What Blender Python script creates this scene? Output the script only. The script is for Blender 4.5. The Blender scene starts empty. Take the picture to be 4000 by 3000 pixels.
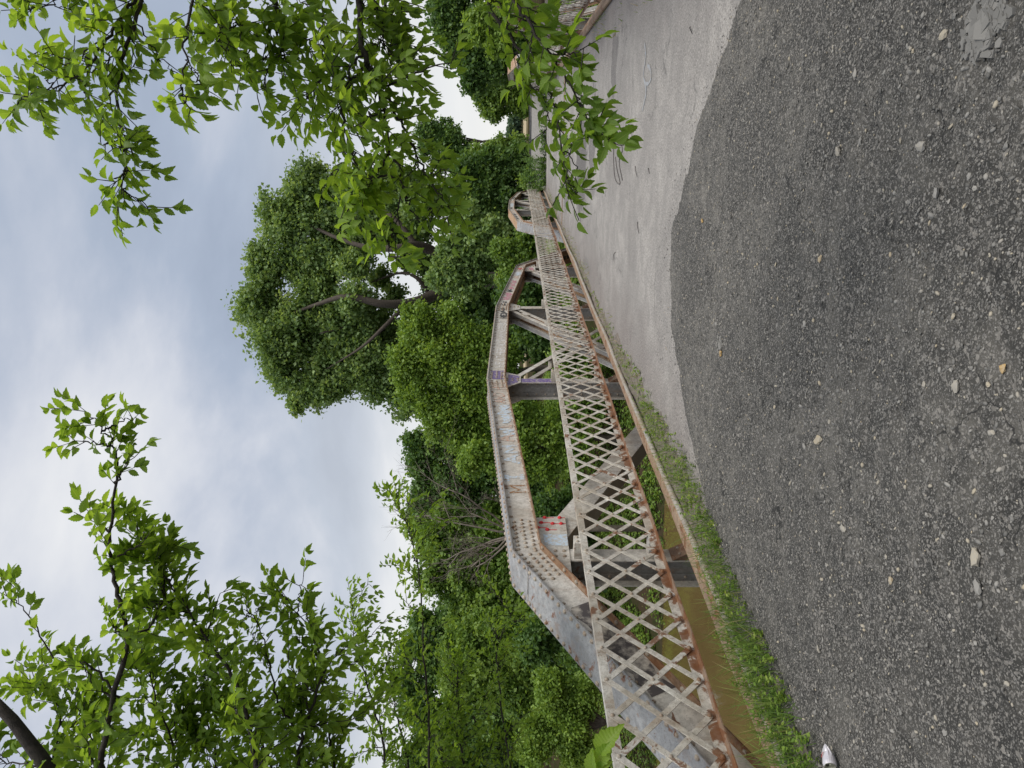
import bpy, bmesh, math, random
import numpy as np
from mathutils import Vector
R = math.radians
rng = np.random.default_rng(7)
random.seed(7)
sc = bpy.context.scene
COL = sc.collection

# ------------------------------------------------------------------ camera
# the photograph was taken with the phone on its side: the frame is rolled a quarter turn
H = 1.6                      # eye height above the deck
TH = R(19.83)                # view axis turned left of the bridge axis (+Y)
F = 2773.0                   # focal length in pixels of a 4000 px wide frame
cam_d = bpy.data.cameras.new("camera")
cam_d.sensor_fit = 'HORIZONTAL'
cam_d.sensor_width = 36.0
cam_d.lens = F / 4000 * 36.0
cam_d.clip_start = 0.05
cam_d.clip_end = 3000
cam = bpy.data.objects.new("camera", cam_d)
COL.objects.link(cam)
fwd = Vector((-math.sin(TH), math.cos(TH), math.tan(R(0.517)))).normalized()
rgt = Vector((math.cos(TH), math.sin(TH), 0))
upv = rgt.cross(fwd)
from mathutils import Matrix
m3 = Matrix((-upv, rgt, -fwd)).transposed()
cam.matrix_world = Matrix.Translation((0, 0, H)) @ m3.to_4x4()
sc.camera = cam

K = 4000 / 2212.0
def W(xd, yd, d):
    """point seen at (xd, yd) of the 2212 px wide picture, d metres along the view axis"""
    U = 3000 - K * yd
    V = K * xd
    xc = (U - 1500) / F * d
    return Vector((xc * math.cos(TH) - d * math.sin(TH),
                   xc * math.sin(TH) + d * math.cos(TH),
                   H - (V - 2025) / F * d))

# ------------------------------------------------------------------ render, sun, sky
sc.view_settings.view_transform = 'Standard'
sc.view_settings.look = 'None'
sc.view_settings.gamma = 1.0
sc.view_settings.exposure = 0.25
sc.cycles.max_bounces = 8
sc.cycles.diffuse_bounces = 5
sc.cycles.glossy_bounces = 2
sc.cycles.transmission_bounces = 4
SUN_EL, SUN_AZ = 60.0, 112.0        # azimuth measured from +Y towards +X
sun_d = bpy.data.lights.new("sun", 'SUN')
sun_d.energy = 2.9
sun_d.angle = R(45)
sun_d.color = (1.0, 0.94, 0.85)
sun = bpy.data.objects.new("sun", sun_d)
COL.objects.link(sun)
sv = Vector((math.sin(R(SUN_AZ)) * math.cos(R(SUN_EL)), math.cos(R(SUN_AZ)) * math.cos(R(SUN_EL)), math.sin(R(SUN_EL))))
sun.rotation_euler = sv.to_track_quat('Z', 'Y').to_euler()
sun.location = (20, 20, 60)

wd = bpy.data.worlds.new("World")
sc.world = wd
wd.use_nodes = True
nt = wd.node_tree
nt.nodes.clear()
def N(t, typ, **kw):
    n = t.nodes.new(typ)
    for k, v in kw.items():
        if k.startswith('i_'):
            key = k[2:]
            key = int(key) if key.isdigit() else key.replace('_', ' ')
            n.inputs[key].default_value = v
        else:
            setattr(n, k, v)
    return n
def ramp(t, pts, interp='LINEAR'):
    n = t.nodes.new('ShaderNodeValToRGB')
    n.color_ramp.interpolation = interp
    el = n.color_ramp.elements
    while len(el) < len(pts):
        el.new(0.5)
    for e, (p, c) in zip(el, pts):
        e.position = p
        e.color = (c, c, c, 1) if not hasattr(c, '__len__') else (*c[:3], 1)
    return n
out = N(nt, 'ShaderNodeOutputWorld')
sky = N(nt, 'ShaderNodeTexSky', sky_type='NISHITA', sun_disc=False)
sky.sun_elevation = R(SUN_EL)
sky.sun_rotation = R(SUN_AZ)
bg1 = N(nt, 'ShaderNodeBackground', i_Strength=0.1)
nt.links.new(sky.outputs[0], bg1.inputs[0])
geo = N(nt, 'ShaderNodeNewGeometry')
sep = N(nt, 'ShaderNodeSeparateXYZ')
tc = N(nt, 'ShaderNodeTexCoord')
nt.links.new(tc.outputs['Generated'], sep.inputs[0])
# clouds lie on a flat layer: divide the direction by its height
zz = N(nt, 'ShaderNodeMath', operation='MAXIMUM', i_1=0.0); nt.links.new(sep.outputs[2], zz.inputs[0])
za = N(nt, 'ShaderNodeMath', operation='ADD', i_1=0.16); nt.links.new(zz.outputs[0], za.inputs[0])
dx = N(nt, 'ShaderNodeMath', operation='DIVIDE'); nt.links.new(sep.outputs[0], dx.inputs[0]); nt.links.new(za.outputs[0], dx.inputs[1])
dy = N(nt, 'ShaderNodeMath', operation='DIVIDE'); nt.links.new(sep.outputs[1], dy.inputs[0]); nt.links.new(za.outputs[0], dy.inputs[1])
cb = N(nt, 'ShaderNodeCombineXYZ', i_2=2.6)
nt.links.new(dx.outputs[0], cb.inputs[0]); nt.links.new(dy.outputs[0], cb.inputs[1])
n1 = N(nt, 'ShaderNodeTexNoise', i_Scale=0.80, i_Detail=9.0, i_Roughness=0.53, i_Distortion=0.35)
nt.links.new(cb.outputs[0], n1.inputs['Vector'])
r1 = ramp(nt, [(0.38, (0.35, 0.41, 0.52)), (0.48, (0.43, 0.495, 0.61)), (0.535, (0.53, 0.58, 0.68)), (0.59, (0.68, 0.71, 0.78)), (0.69, (0.86, 0.87, 0.89))])
nt.links.new(n1.outputs[0], r1.inputs[0])
rh = ramp(nt, [(0.0, 1.0), (0.14, 0.80), (0.24, 0.30), (0.38, 0.0)], 'EASE')
nt.links.new(sep.outputs[2], rh.inputs[0])
mh = N(nt, 'ShaderNodeMix', data_type='RGBA')
mh.inputs['B'].default_value = (0.90, 0.90, 0.89, 1)
nt.links.new(rh.outputs[0], mh.inputs[0]); nt.links.new(r1.outputs[0], mh.inputs['A'])
bg2 = N(nt, 'ShaderNodeBackground', i_Strength=0.86)
nt.links.new(mh.outputs['Result'], bg2.inputs[0])
ms = N(nt, 'ShaderNodeMixShader', i_0=0.93)
nt.links.new(bg1.outputs[0], ms.inputs[1]); nt.links.new(bg2.outputs[0], ms.inputs[2])
nt.links.new(ms.outputs[0], out.inputs[0])

# ------------------------------------------------------------------ helpers
def tag(o, label=None, cat=None, group=None, kind=None):
    if label: o['label'] = label
    if cat: o['category'] = cat
    if group: o['group'] = group
    if kind: o['kind'] = kind
    return o
def empty(name, loc=(0, 0, 0)):
    o = bpy.data.objects.new(name, None)
    COL.objects.link(o)
    o.location = loc
    o.empty_display_size = 0.2
    return o
def link_mesh(name, me, mats, parent=None):
    for m in (mats if isinstance(mats, (list, tuple)) else [mats]):
        me.materials.append(m)
    o = bpy.data.objects.new(name, me)
    COL.objects.link(o)
    if parent: o.parent = parent
    return o
def wloc(o):
    v = Vector((0, 0, 0))
    while o:
        v += o.location
        o = o.parent
    return v

class MB:
    """collects solid pieces and builds ONE mesh object"""
    def __init__(s):
        s.v = []; s.f = []; s.m = []
    def add(s, vs, fs, mat=0):
        b = len(s.v)
        s.v += [tuple(v) for v in vs]
        s.f += [tuple(i + b for i in f) for f in fs]
        s.m += [mat] * len(fs)
    def box(s, x0, x1, y0, y1, z0, z1, mat=0):
        s.add([(x0, y0, z0), (x1, y0, z0), (x1, y1, z0), (x0, y1, z0), (x0, y0, z1), (x1, y0, z1), (x1, y1, z1), (x0, y1, z1)],
              [(0, 3, 2, 1), (4, 5, 6, 7), (0, 1, 5, 4), (1, 2, 6, 5), (2, 3, 7, 6), (3, 0, 4, 7)], mat)
    def slab(s, ring0, ring1, mat=0):
        """closed solid between two equal outlines"""
        n = len(ring0)
        s.add(list(ring0) + list(ring1), [tuple(range(n))[::-1], tuple(range(n, 2 * n))] +
              [(i, (i + 1) % n, n + (i + 1) % n, n + i) for i in range(n)], mat)
    def tube(s, pts, radii, n=6, mat=0):
        pts = [Vector(p) for p in pts]
        rings = []
        ref = Vector((0.31, 0.17, 0.93))
        for i, p in enumerate(pts):
            d = (pts[min(i + 1, len(pts) - 1)] - pts[max(i - 1, 0)])
            if d.length < 1e-9: d = Vector((0, 0, 1))
            d.normalize()
            a = d.cross(ref)
            if a.length < 0.05: a = d.cross(Vector((1, 0, 0)))
            a.normalize(); b = d.cross(a)
            rings.append([p + (a * math.cos(2 * math.pi * k / n) + b * math.sin(2 * math.pi * k / n)) * radii[i] for k in range(n)])
        vs = [v for r in rings for v in r]
        fs = []
        for i in range(len(rings) - 1):
            for k in range(n):
                fs.append((i * n + k, i * n + (k + 1) % n, (i + 1) * n + (k + 1) % n, (i + 1) * n + k))
        fs.append(tuple(range(n))[::-1])
        e = (len(rings) - 1) * n
        fs.append(tuple(range(e, e + n)))
        s.add(vs, fs, mat)
    def dome(s, c, nrm, r=0.017, h=None, mat=0, n=8):
        c = Vector(c); nrm = Vector(nrm).normalized()
        h = h or r * 0.85
        a = nrm.orthogonal().normalized(); b = nrm.cross(a)
        vs = []
        for (rr, hh) in ((1, 0), (0.86, 0.5), (0.5, 0.87)):
            for k in range(n):
                t = 2 * math.pi * k / n
                vs.append(c + (a * math.cos(t) + b * math.sin(t)) * (r * rr) + nrm * (h * hh))
        vs.append(c + nrm * h)
        fs = []
        for i in range(2):
            for k in range(n):
                fs.append((i * n + k, i * n + (k + 1) % n, (i + 1) * n + (k + 1) % n, (i + 1) * n + k))
        for k in range(n):
            fs.append((2 * n + k, 2 * n + (k + 1) % n, 3 * n))
        s.add(vs, fs, mat)
    def build(s, name, mats, parent=None, smooth=False, recalc=True):
        off = wloc(parent) if parent else Vector((0, 0, 0))
        me = bpy.data.meshes.new(name)
        me.from_pydata([(v[0] - off.x, v[1] - off.y, v[2] - off.z) for v in s.v], [], s.f)
        me.polygons.foreach_set('material_index', s.m)
        if smooth: me.polygons.foreach_set('use_smooth', [True] * len(s.f))
        if recalc:
            bm = bmesh.new(); bm.from_mesh(me)
            bmesh.ops.recalc_face_normals(bm, faces=bm.faces)
            bm.to_mesh(me); bm.free()
        me.update()
        return link_mesh(name, me, mats, parent)

def crowd(name, tv, tf, C, A, B, Nn, LA, LB, LN, mat, parent=None, tint=None, smooth=True, pattr=None):
    """many copies of one small template, each with its own frame, as one mesh"""
    tv = np.asarray(tv, float)
    n, k = len(C), len(tv)
    off = np.array(wloc(parent)) if parent else np.zeros(3)
    P = (C[:, None, :] + A[:, None, :] * (tv[None, :, 0:1] * LA[:, None, None]) + B[:, None, :] * (tv[None, :, 1:2] * LB[:, None, None])
         + Nn[:, None, :] * (tv[None, :, 2:3] * LN[:, None, None])) - off
    P = P.reshape(-1, 3)
    fl = np.concatenate([np.asarray(f) for f in tf])
    ln = np.array([len(f) for f in tf])
    loops = (fl[None, :] + (np.arange(n) * k)[:, None]).ravel()
    tot = np.tile(ln, n)
    starts = np.concatenate([[0], np.cumsum(tot)[:-1]])
    me = bpy.data.meshes.new(name)
    me.vertices.add(len(P)); me.vertices.foreach_set('co', P.ravel().astype(np.float32))
    me.loops.add(len(loops)); me.loops.foreach_set('vertex_index', loops.astype(np.int32))
    me.polygons.add(len(tot)); me.polygons.foreach_set('loop_start', starts.astype(np.int32))
    me.polygons.foreach_set('loop_total', tot.astype(np.int32))
    if smooth: me.polygons.foreach_set('use_smooth', np.ones(len(tot), bool))
    if tint is None: tint = rng.random(n)
    at = me.attributes.new('tint', 'FLOAT', 'FACE')
    at.data.foreach_set('value', np.repeat(tint, len(tf)).astype(np.float32))
    if pattr:
        for nm_, val in zip(('along', 'across'), pattr):
            at = me.attributes.new(nm_, 'FLOAT', 'POINT')
            at.data.foreach_set('value', np.tile(np.array(val, np.float32), n))
    me.update(calc_edges=True)
    return link_mesh(name, me, mat, parent)

def unit(a):
    return a / np.maximum(np.linalg.norm(a, axis=-1, keepdims=True), 1e-9)
def rand_dirs(n):
    return unit(rng.normal(size=(n, 3)))
def frames(A, nb):
    """A: axes; nb: wanted normals; gives side and normal"""
    B = unit(np.cross(nb, A))
    return B, np.cross(A, B)

def catmull(pts, per=6):
    pts = [Vector(p) for p in pts]
    q = [pts[0] * 2 - pts[1]] + pts + [pts[-1] * 2 - pts[-2]]
    o = []
    for i in range(1, len(q) - 2):
        a, b, c, d = q[i - 1], q[i], q[i + 1], q[i + 2]
        for j in range(per):
            t = j / per
            o.append(0.5 * ((2 * b) + (c - a) * t + (2 * a - 5 * b + 4 * c - d) * t * t + (3 * b - a - 3 * c + d) * t ** 3))
    o.append(pts[-1])
    return o

# smooth random height noise for numpy grids
def vnoise(x, y, seed=0):
    def h(ix, iy):
        n = (ix * 374761393 + iy * 668265263 + seed * 1442695041) & 0x7fffffff
        n = ((n ^ (n >> 13)) * 1274126177) & 0x7fffffff
        return ((n ^ (n >> 16)) & 0xffff) / 65535.0
    ix = np.floor(x).astype(np.int64); iy = np.floor(y).astype(np.int64)
    fx = x - ix; fy = y - iy
    fx = fx * fx * (3 - 2 * fx); fy = fy * fy * (3 - 2 * fy)
    return (h(ix, iy) * (1 - fx) + h(ix + 1, iy) * fx) * (1 - fy) + (h(ix, iy + 1) * (1 - fx) + h(ix + 1, iy + 1) * fx) * fy
def fbm(x, y, o=4, seed=0):
    s = 0; a = 0.5
    for i in range(o):
        s = s + a * (vnoise(x, y, seed + i) - 0.5); x = x * 2.03; y = y * 2.03; a *= 0.5
    return s

# ------------------------------------------------------------------ materials
def newmat(name):
    m = bpy.data.materials.new(name)
    m.use_nodes = True
    t = m.node_tree
    b = t.nodes['Principled BSDF']
    return m, t, b
def mixc(t, fac, a, b):
    n = t.nodes.new('ShaderNodeMix'); n.data_type = 'RGBA'
    for sock, v in ((n.inputs[0], fac), (n.inputs['A'], a), (n.inputs['B'], b)):
        if hasattr(v, 'links') or hasattr(v, 'is_linked'): t.links.new(v, sock)
        elif hasattr(v, '__len__'): sock.default_value = (*v[:3], 1)
        else: sock.default_value = v
    return n.outputs['Result']
def noise(t, scale, detail=4, rough=0.55, dist=0.0, vec=None, stretch=None):
    if vec is None:
        g = t.nodes.new('ShaderNodeNewGeometry'); vec = g.outputs['Position']
    if stretch:
        mp = t.nodes.new('ShaderNodeMapping'); mp.inputs['Scale'].default_value = stretch
        t.links.new(vec, mp.inputs[0]); vec = mp.outputs[0]
    n = N(t, 'ShaderNodeTexNoise', i_Scale=scale, i_Detail=detail, i_Roughness=rough, i_Distortion=dist)
    t.links.new(vec, n.inputs['Vector'])
    return n.outputs[0]
def rmp(t, v, pts, interp='LINEAR'):
    r = ramp(t, pts, interp); t.links.new(v, r.inputs[0]); return r.outputs[0]
def bump(t, b, h, strength=0.3, dist=0.01):
    n = N(t, 'ShaderNodeBump', i_Strength=strength, i_Distance=dist)
    t.links.new(h, n.inputs['Height']); t.links.new(n.outputs[0], b.inputs['Normal'])

def steel(name, paint, dirt, rust_at=0.6, rough=0.55, rust=(0.16, 0.066, 0.026), streak=None, metal=0.0, speck=0.0, low=None):
    """weathered paint over steel; rust where the noise passes rust_at"""
    m, t, b = newmat(name)
    big = noise(t, 2.3, 6, 0.62, 0.3)
    col = mixc(t, rmp(t, big, [(0.35, 0.0), (0.68, 1.0)]), paint, dirt)
    fine = noise(t, 22, 5, 0.65)
    col = mixc(t, rmp(t, fine, [(0.36, 0.45), (0.58, 0.0)]), col, [c * 0.45 for c in dirt])
    grit = noise(t, 70, 3, 0.7)
    col = mixc(t, rmp(t, grit, [(0.33, 0.5), (0.43, 0.0)]), col, [c * 0.35 for c in dirt])
    run = noise(t, 7, 4, 0.6, 0.2, stretch=(1, 1, 0.12))      # rain streaks
    col = mixc(t, rmp(t, run, [(0.56, 0.0), (0.70, 0.5)]), col, (0.24, 0.155, 0.095))
    rn = noise(t, 5.5, 8, 0.68, 0.6, stretch=streak)
    if low:        # rust gathers where water stands: between these heights
        gz = t.nodes.new('ShaderNodeNewGeometry'); sz_ = t.nodes.new('ShaderNodeSeparateXYZ'); t.links.new(gz.outputs['Position'], sz_.inputs[0])
        mz = N(t, 'ShaderNodeMapRange'); mz.inputs['From Min'].default_value = low[1]; mz.inputs['From Max'].default_value = low[0]; mz.inputs['To Max'].default_value = low[2]
        t.links.new(sz_.outputs[2], mz.inputs['Value'])
        ad = N(t, 'ShaderNodeMath', operation='ADD'); t.links.new(rn, ad.inputs[0]); t.links.new(mz.outputs[0], ad.inputs[1]); rn = ad.outputs[0]
    col = mixc(t, rmp(t, rn, [(rust_at, 0.0), (rust_at + 0.025, 0.85), (rust_at + 0.12, 1.0)]), col, rust)
    light = mixc(t, 0.5, rust, (0.36, 0.20, 0.10))
    rn2 = noise(t, 9, 6, 0.7, 0.2, stretch=streak)
    col = mixc(t, rmp(t, rn2, [(rust_at + 0.02, 0.0), (rust_at + 0.14, 0.7)]), col, light)
    if speck:
        sp = noise(t, 95, 2, 0.5)
        col = mixc(t, rmp(t, sp, [(0.66, 0.0), (0.72, speck)]), col, (0.09, 0.04, 0.02))
    t.links.new(col, b.inputs['Base Color'])
    b.inputs['Metallic'].default_value = metal
    t.links.new(rmp(t, fine, [(0.3, rough - 0.12), (0.7, rough + 0.2)]), b.inputs['Roughness'])
    bump(t, b, fine, 0.25, 0.004)
    return m

M = {}
M['web'] = steel('pale_paint_steel', (0.66, 0.635, 0.59), (0.45, 0.41, 0.345), 0.63, 0.5, speck=0.5)
M['cover'] = steel('grey_cover_steel', (0.36, 0.365, 0.37), (0.20, 0.195, 0.19), 0.59, 0.42, speck=0.7)
M['orange'] = steel('rust_washed_steel', (0.47, 0.33, 0.22), (0.42, 0.24, 0.12), 0.56, 0.6, speck=0.4)
M['lip'] = steel('rusty_lip_steel', (0.27, 0.185, 0.125), (0.19, 0.10, 0.05), 0.52, 0.7)
M['post'] = steel('grey_post_steel', (0.30, 0.295, 0.285), (0.19, 0.175, 0.155), 0.62, 0.5, speck=0.5)
M['rail'] = steel('cream_rail_steel', (0.62, 0.60, 0.55), (0.38, 0.335, 0.27), 0.585, 0.5, speck=0.9, low=(0.27, 0.42, 0.13))
M['ledge'] = steel('rusted_rail_ledge', (0.30, 0.22, 0.165), (0.17, 0.095, 0.055), 0.50, 0.7)
M['curb'] = steel('tan_rust_curb', (0.35, 0.26, 0.18), (0.25, 0.16, 0.10), 0.55, 0.7)
M['rivet'] = steel('rivet_steel', (0.43, 0.385, 0.32), (0.28, 0.20, 0.14), 0.60, 0.5)
M['pipe'] = steel('galvanised_pipe', (0.36, 0.35, 0.33), (0.31, 0.25, 0.18), 0.60, 0.42, rust=(0.30, 0.20, 0.11))

def plain(name, col, rough=0.6, var=0.25, scale=6, metal=0.0, bstr=0.0):
    m, t, b = newmat(name)
    n = noise(t, scale, 6, 0.6)
    c = mixc(t, rmp(t, n, [(0.3, 0.0), (0.7, 1.0)]), [x * (1 - var) for x in col], [min(1, x * (1 + var)) for x in col])
    t.links.new(c, b.inputs['Base Color'])
    b.inputs['Roughness'].default_value = rough
    b.inputs['Metallic'].default_value = metal
    if bstr: bump(t, b, noise(t, scale * 6, 5, 0.6), bstr, 0.01)
    return m
def spray(name, col, cover=0.4, sc_=26, under=(0.47, 0.43, 0.37)):
    """worn spray paint: flakes off in patches"""
    m, t, b = newmat(name)
    n = noise(t, sc_, 6, 0.7)
    c = mixc(t, rmp(t, n, [(cover, 0.0), (cover + 0.18, 1.0)]), under, col)
    t.links.new(c, b.inputs['Base Color'])
    b.inputs['Roughness'].default_value = 0.55
    return m
M['p_blue'] = spray('pale_blue_spray', (0.50, 0.62, 0.74), 0.40)
M['p_red'] = spray('faded_red_spray', (0.50, 0.24, 0.16), 0.46)
M['p_bright'] = spray('bright_red_spray', (0.55, 0.02, 0.025), 0.10)
M['p_white'] = spray('white_spray', (0.64, 0.65, 0.66), 0.40)
M['p_black'] = spray('black_spray', (0.03, 0.03, 0.035), 0.25)
M['p_purple'] = spray('violet_spray', (0.13, 0.09, 0.24), 0.32)
M['p_rust'] = spray('brown_spray', (0.28, 0.12, 0.03), 0.36)
M['p_soot'] = spray('soot_black_paint', (0.075, 0.065, 0.065), 0.36, 7)
M['p_pink'] = spray('pink_spray', (0.42, 0.12, 0.20), 0.38)

# concrete deck
m, t, b = newmat('deck_concrete'); M['deck'] = m
n_big = noise(t, 0.45, 5, 0.6, 0.4)
col = mixc(t, rmp(t, n_big, [(0.36, 0.0), (0.62, 1.0)]), (0.235, 0.221, 0.206), (0.365, 0.345, 0.32))
n_mid = noise(t, 3.2, 7, 0.68, 0.3)
col = mixc(t, rmp(t, n_mid, [(0.42, 0.55), (0.58, 0.0)]), col, (0.19, 0.18, 0.17))
g = t.nodes.new('ShaderNodeNewGeometry'); sx = t.nodes.new('ShaderNodeSeparateXYZ'); t.links.new(g.outputs['Position'], sx.inputs[0])
# mauve grime along both gutters
ab = N(t, 'ShaderNodeMath', operation='ADD', i_1=0.6); t.links.new(sx.outputs[0], ab.inputs[0])
aa = N(t, 'ShaderNodeMath', operation='ABSOLUTE'); t.links.new(ab.outputs[0], aa.inputs[0])
wob = N(t, 'ShaderNodeMath', operation='MULTIPLY_ADD', i_1=2.4, i_2=-1.2); t.links.new(noise(t, 1.3, 6, 0.65), wob.inputs[0])
sm = N(t, 'ShaderNodeMath', operation='ADD'); t.links.new(aa.outputs[0], sm.inputs[0]); t.links.new(wob.outputs[0], sm.inputs[1])
mr = N(t, 'ShaderNodeMapRange'); mr.inputs['From Min'].default_value = 1.5; mr.inputs['From Max'].default_value = 2.7; mr.inputs['To Max'].default_value = 0.75
t.links.new(sm.outputs[0], mr.inputs['Value'])
col = mixc(t, mr.outputs[0], col, (0.175, 0.148, 0.138))
# dark wet looking stains
st = noise(t, 0.55, 8, 0.66, 0.8, stretch=(1.0, 0.35, 1))
col = mixc(t, rmp(t, st, [(0.585, 0.0), (0.65, 0.65)]), col, (0.12, 0.112, 0.108))
def blotch(cx_, cy_, rx, ry, dark):
    global col
    mp = t.nodes.new('ShaderNodeMapping'); mp.inputs['Location'].default_value = (-cx_ / rx, -cy_ / ry, 0); mp.inputs['Scale'].default_value = (1 / rx, 1 / ry, 0)
    t.links.new(g.outputs['Position'], mp.inputs[0])
    ln_ = N(t, 'ShaderNodeVectorMath', operation='LENGTH'); t.links.new(mp.outputs[0], ln_.inputs[0])
    ad = N(t, 'ShaderNodeMath', operation='MULTIPLY_ADD', i_1=-1.9); t.links.new(noise(t, 2.6, 8, 0.72), ad.inputs[0]); t.links.new(ln_.outputs['Value'], ad.inputs[2])
    col = mixc(t, rmp(t, ad.outputs[0], [(0.0, dark), (0.06, 0.0)]), col, (0.055, 0.05, 0.05))
for bl_ in ((-0.95, 19.0, 1.3, 1.6, 0.8), (-0.1, 16.3, 0.9, 0.8, 0.7), (-1.4, 24.5, 1.2, 1.8, 0.6), (1.0, 13.0, .6, .4, .6)): blotch(*bl_)
# aggregate specks and pores
vo = N(t, 'ShaderNodeTexVoronoi', i_Scale=95.0); t.links.new(g.outputs['Position'], vo.inputs['Vector'])
col = mixc(t, rmp(t, vo.outputs['Color'], [(0.05, 0.5), (0.30, 0.0)]), col, (0.17, 0.16, 0.15))
col = mixc(t, rmp(t, vo.outputs['Color'], [(0.80, 0.0), (0.95, 0.5)]), col, (0.56, 0.54, 0.50))
gr_ = noise(t, 42, 9, 0.85)
col = mixc(t, rmp(t, gr_, [(0.40, 0.9), (0.51, 0.0)]), col, (0.11, 0.104, 0.098))
col = mixc(t, rmp(t, gr_, [(0.52, 0.0), (0.66, 0.6)]), col, (0.55, 0.525, 0.49))
po = noise(t, 38, 3, 0.6)
col = mixc(t, rmp(t, po, [(0.33, 0.9), (0.39, 0.0)]), col, (0.08, 0.075, 0.07))
# hairline cracks
cr = N(t, 'ShaderNodeTexVoronoi', feature='DISTANCE_TO_EDGE', i_Scale=0.55)
wv = N(t, 'ShaderNodeVectorMath', operation='ADD')
nz = N(t, 'ShaderNodeTexNoise', i_Scale=2.2, i_Detail=5.0); t.links.new(g.outputs['Position'], nz.inputs['Vector'])
vs_ = N(t, 'ShaderNodeVectorMath', operation='SCALE'); vs_.inputs['Scale'].default_value = 0.9; t.links.new(nz.outputs['Color'], vs_.inputs[0])
t.links.new(g.outputs['Position'], wv.inputs[0]); t.links.new(vs_.outputs[0], wv.inputs[1]); t.links.new(wv.outputs[0], cr.inputs['Vector'])
gate = rmp(t, noise(t, 0.7, 2), [(0.48, 0.0), (0.55, 1.0)])
crk = N(t, 'ShaderNodeMath', operation='MULTIPLY'); t.links.new(rmp(t, cr.outputs['Distance'], [(0.003, 0.75), (0.009, 0.0)]), crk.inputs[0]); t.links.new(gate, crk.inputs[1])
col = mixc(t, crk.outputs[0], col, (0.10, 0.095, 0.09))
t.links.new(col, b.inputs['Base Color'])
b.inputs['Roughness'].default_value = 0.85
bump(t, b, noise(t, 60, 6, 0.7), 0.6, 0.012)

# gravelly asphalt
m, t, b = newmat('dark_gravel'); M['gravel'] = m
g = t.nodes.new('ShaderNodeNewGeometry'); pos = g.outputs['Position']
n1_ = noise(t, 1.1, 6, 0.62, 0.4)
col = mixc(t, rmp(t, n1_, [(0.44, 0.0), (0.68, 1.0)]), (0.048, 0.046, 0.041), (0.150, 0.141, 0.123))
n2_ = noise(t, 7, 6, 0.7)
col = mixc(t, rmp(t, n2_, [(0.42, 0.75), (0.56, 0.0)]), col, (0.026, 0.026, 0.024))
for scale, lo, c, f in ((150, 0.80, (0.30, 0.285, 0.26), 0.8), (70, 0.88, (0.32, 0.30, 0.27), 0.8), (230, 0.74, (0.22, 0.212, 0.20), 0.6)):
    v = N(t, 'ShaderNodeTexVoronoi', i_Scale=float(scale)); t.links.new(pos, v.inputs['Vector'])
    s_ = t.nodes.new('ShaderNodeSeparateColor'); t.links.new(v.outputs['Color'], s_.inputs[0])
    col = mixc(t, rmp(t, s_.outputs[0], [(lo, 0.0), (lo + 0.12, f)]), col, c)
cr = N(t, 'ShaderNodeTexVoronoi', feature='DISTANCE_TO_EDGE', i_Scale=1.9)
wv = N(t, 'ShaderNodeVectorMath', operation='ADD')
nz = N(t, 'ShaderNodeTexNoise', i_Scale=5.0, i_Detail=5.0); t.links.new(pos, nz.inputs['Vector'])
vs_ = N(t, 'ShaderNodeVectorMath', operation='SCALE'); vs_.inputs['Scale'].default_value = 0.45; t.links.new(nz.outputs['Color'], vs_.inputs[0])
t.links.new(pos, wv.inputs[0]); t.links.new(vs_.outputs[0], wv.inputs[1]); t.links.new(wv.outputs[0], cr.inputs['Vector'])
gate = rmp(t, noise(t, 1.7, 2), [(0.52, 0.0), (0.56, 1.0)])
crk = N(t, 'ShaderNodeMath', operation='MULTIPLY'); t.links.new(rmp(t, cr.outputs['Distance'], [(0.006, 0.9), (0.014, 0.0)]), crk.inputs[0]); t.links.new(gate, crk.inputs[1])
col = mixc(t, crk.outputs[0], col, (0.016, 0.016, 0.015))
t.links.new(col, b.inputs['Base Color'])
b.inputs['Roughness'].default_value = 0.9
bump(t, b, noise(t, 85, 8, 0.75), 0.9, 0.015)

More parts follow.
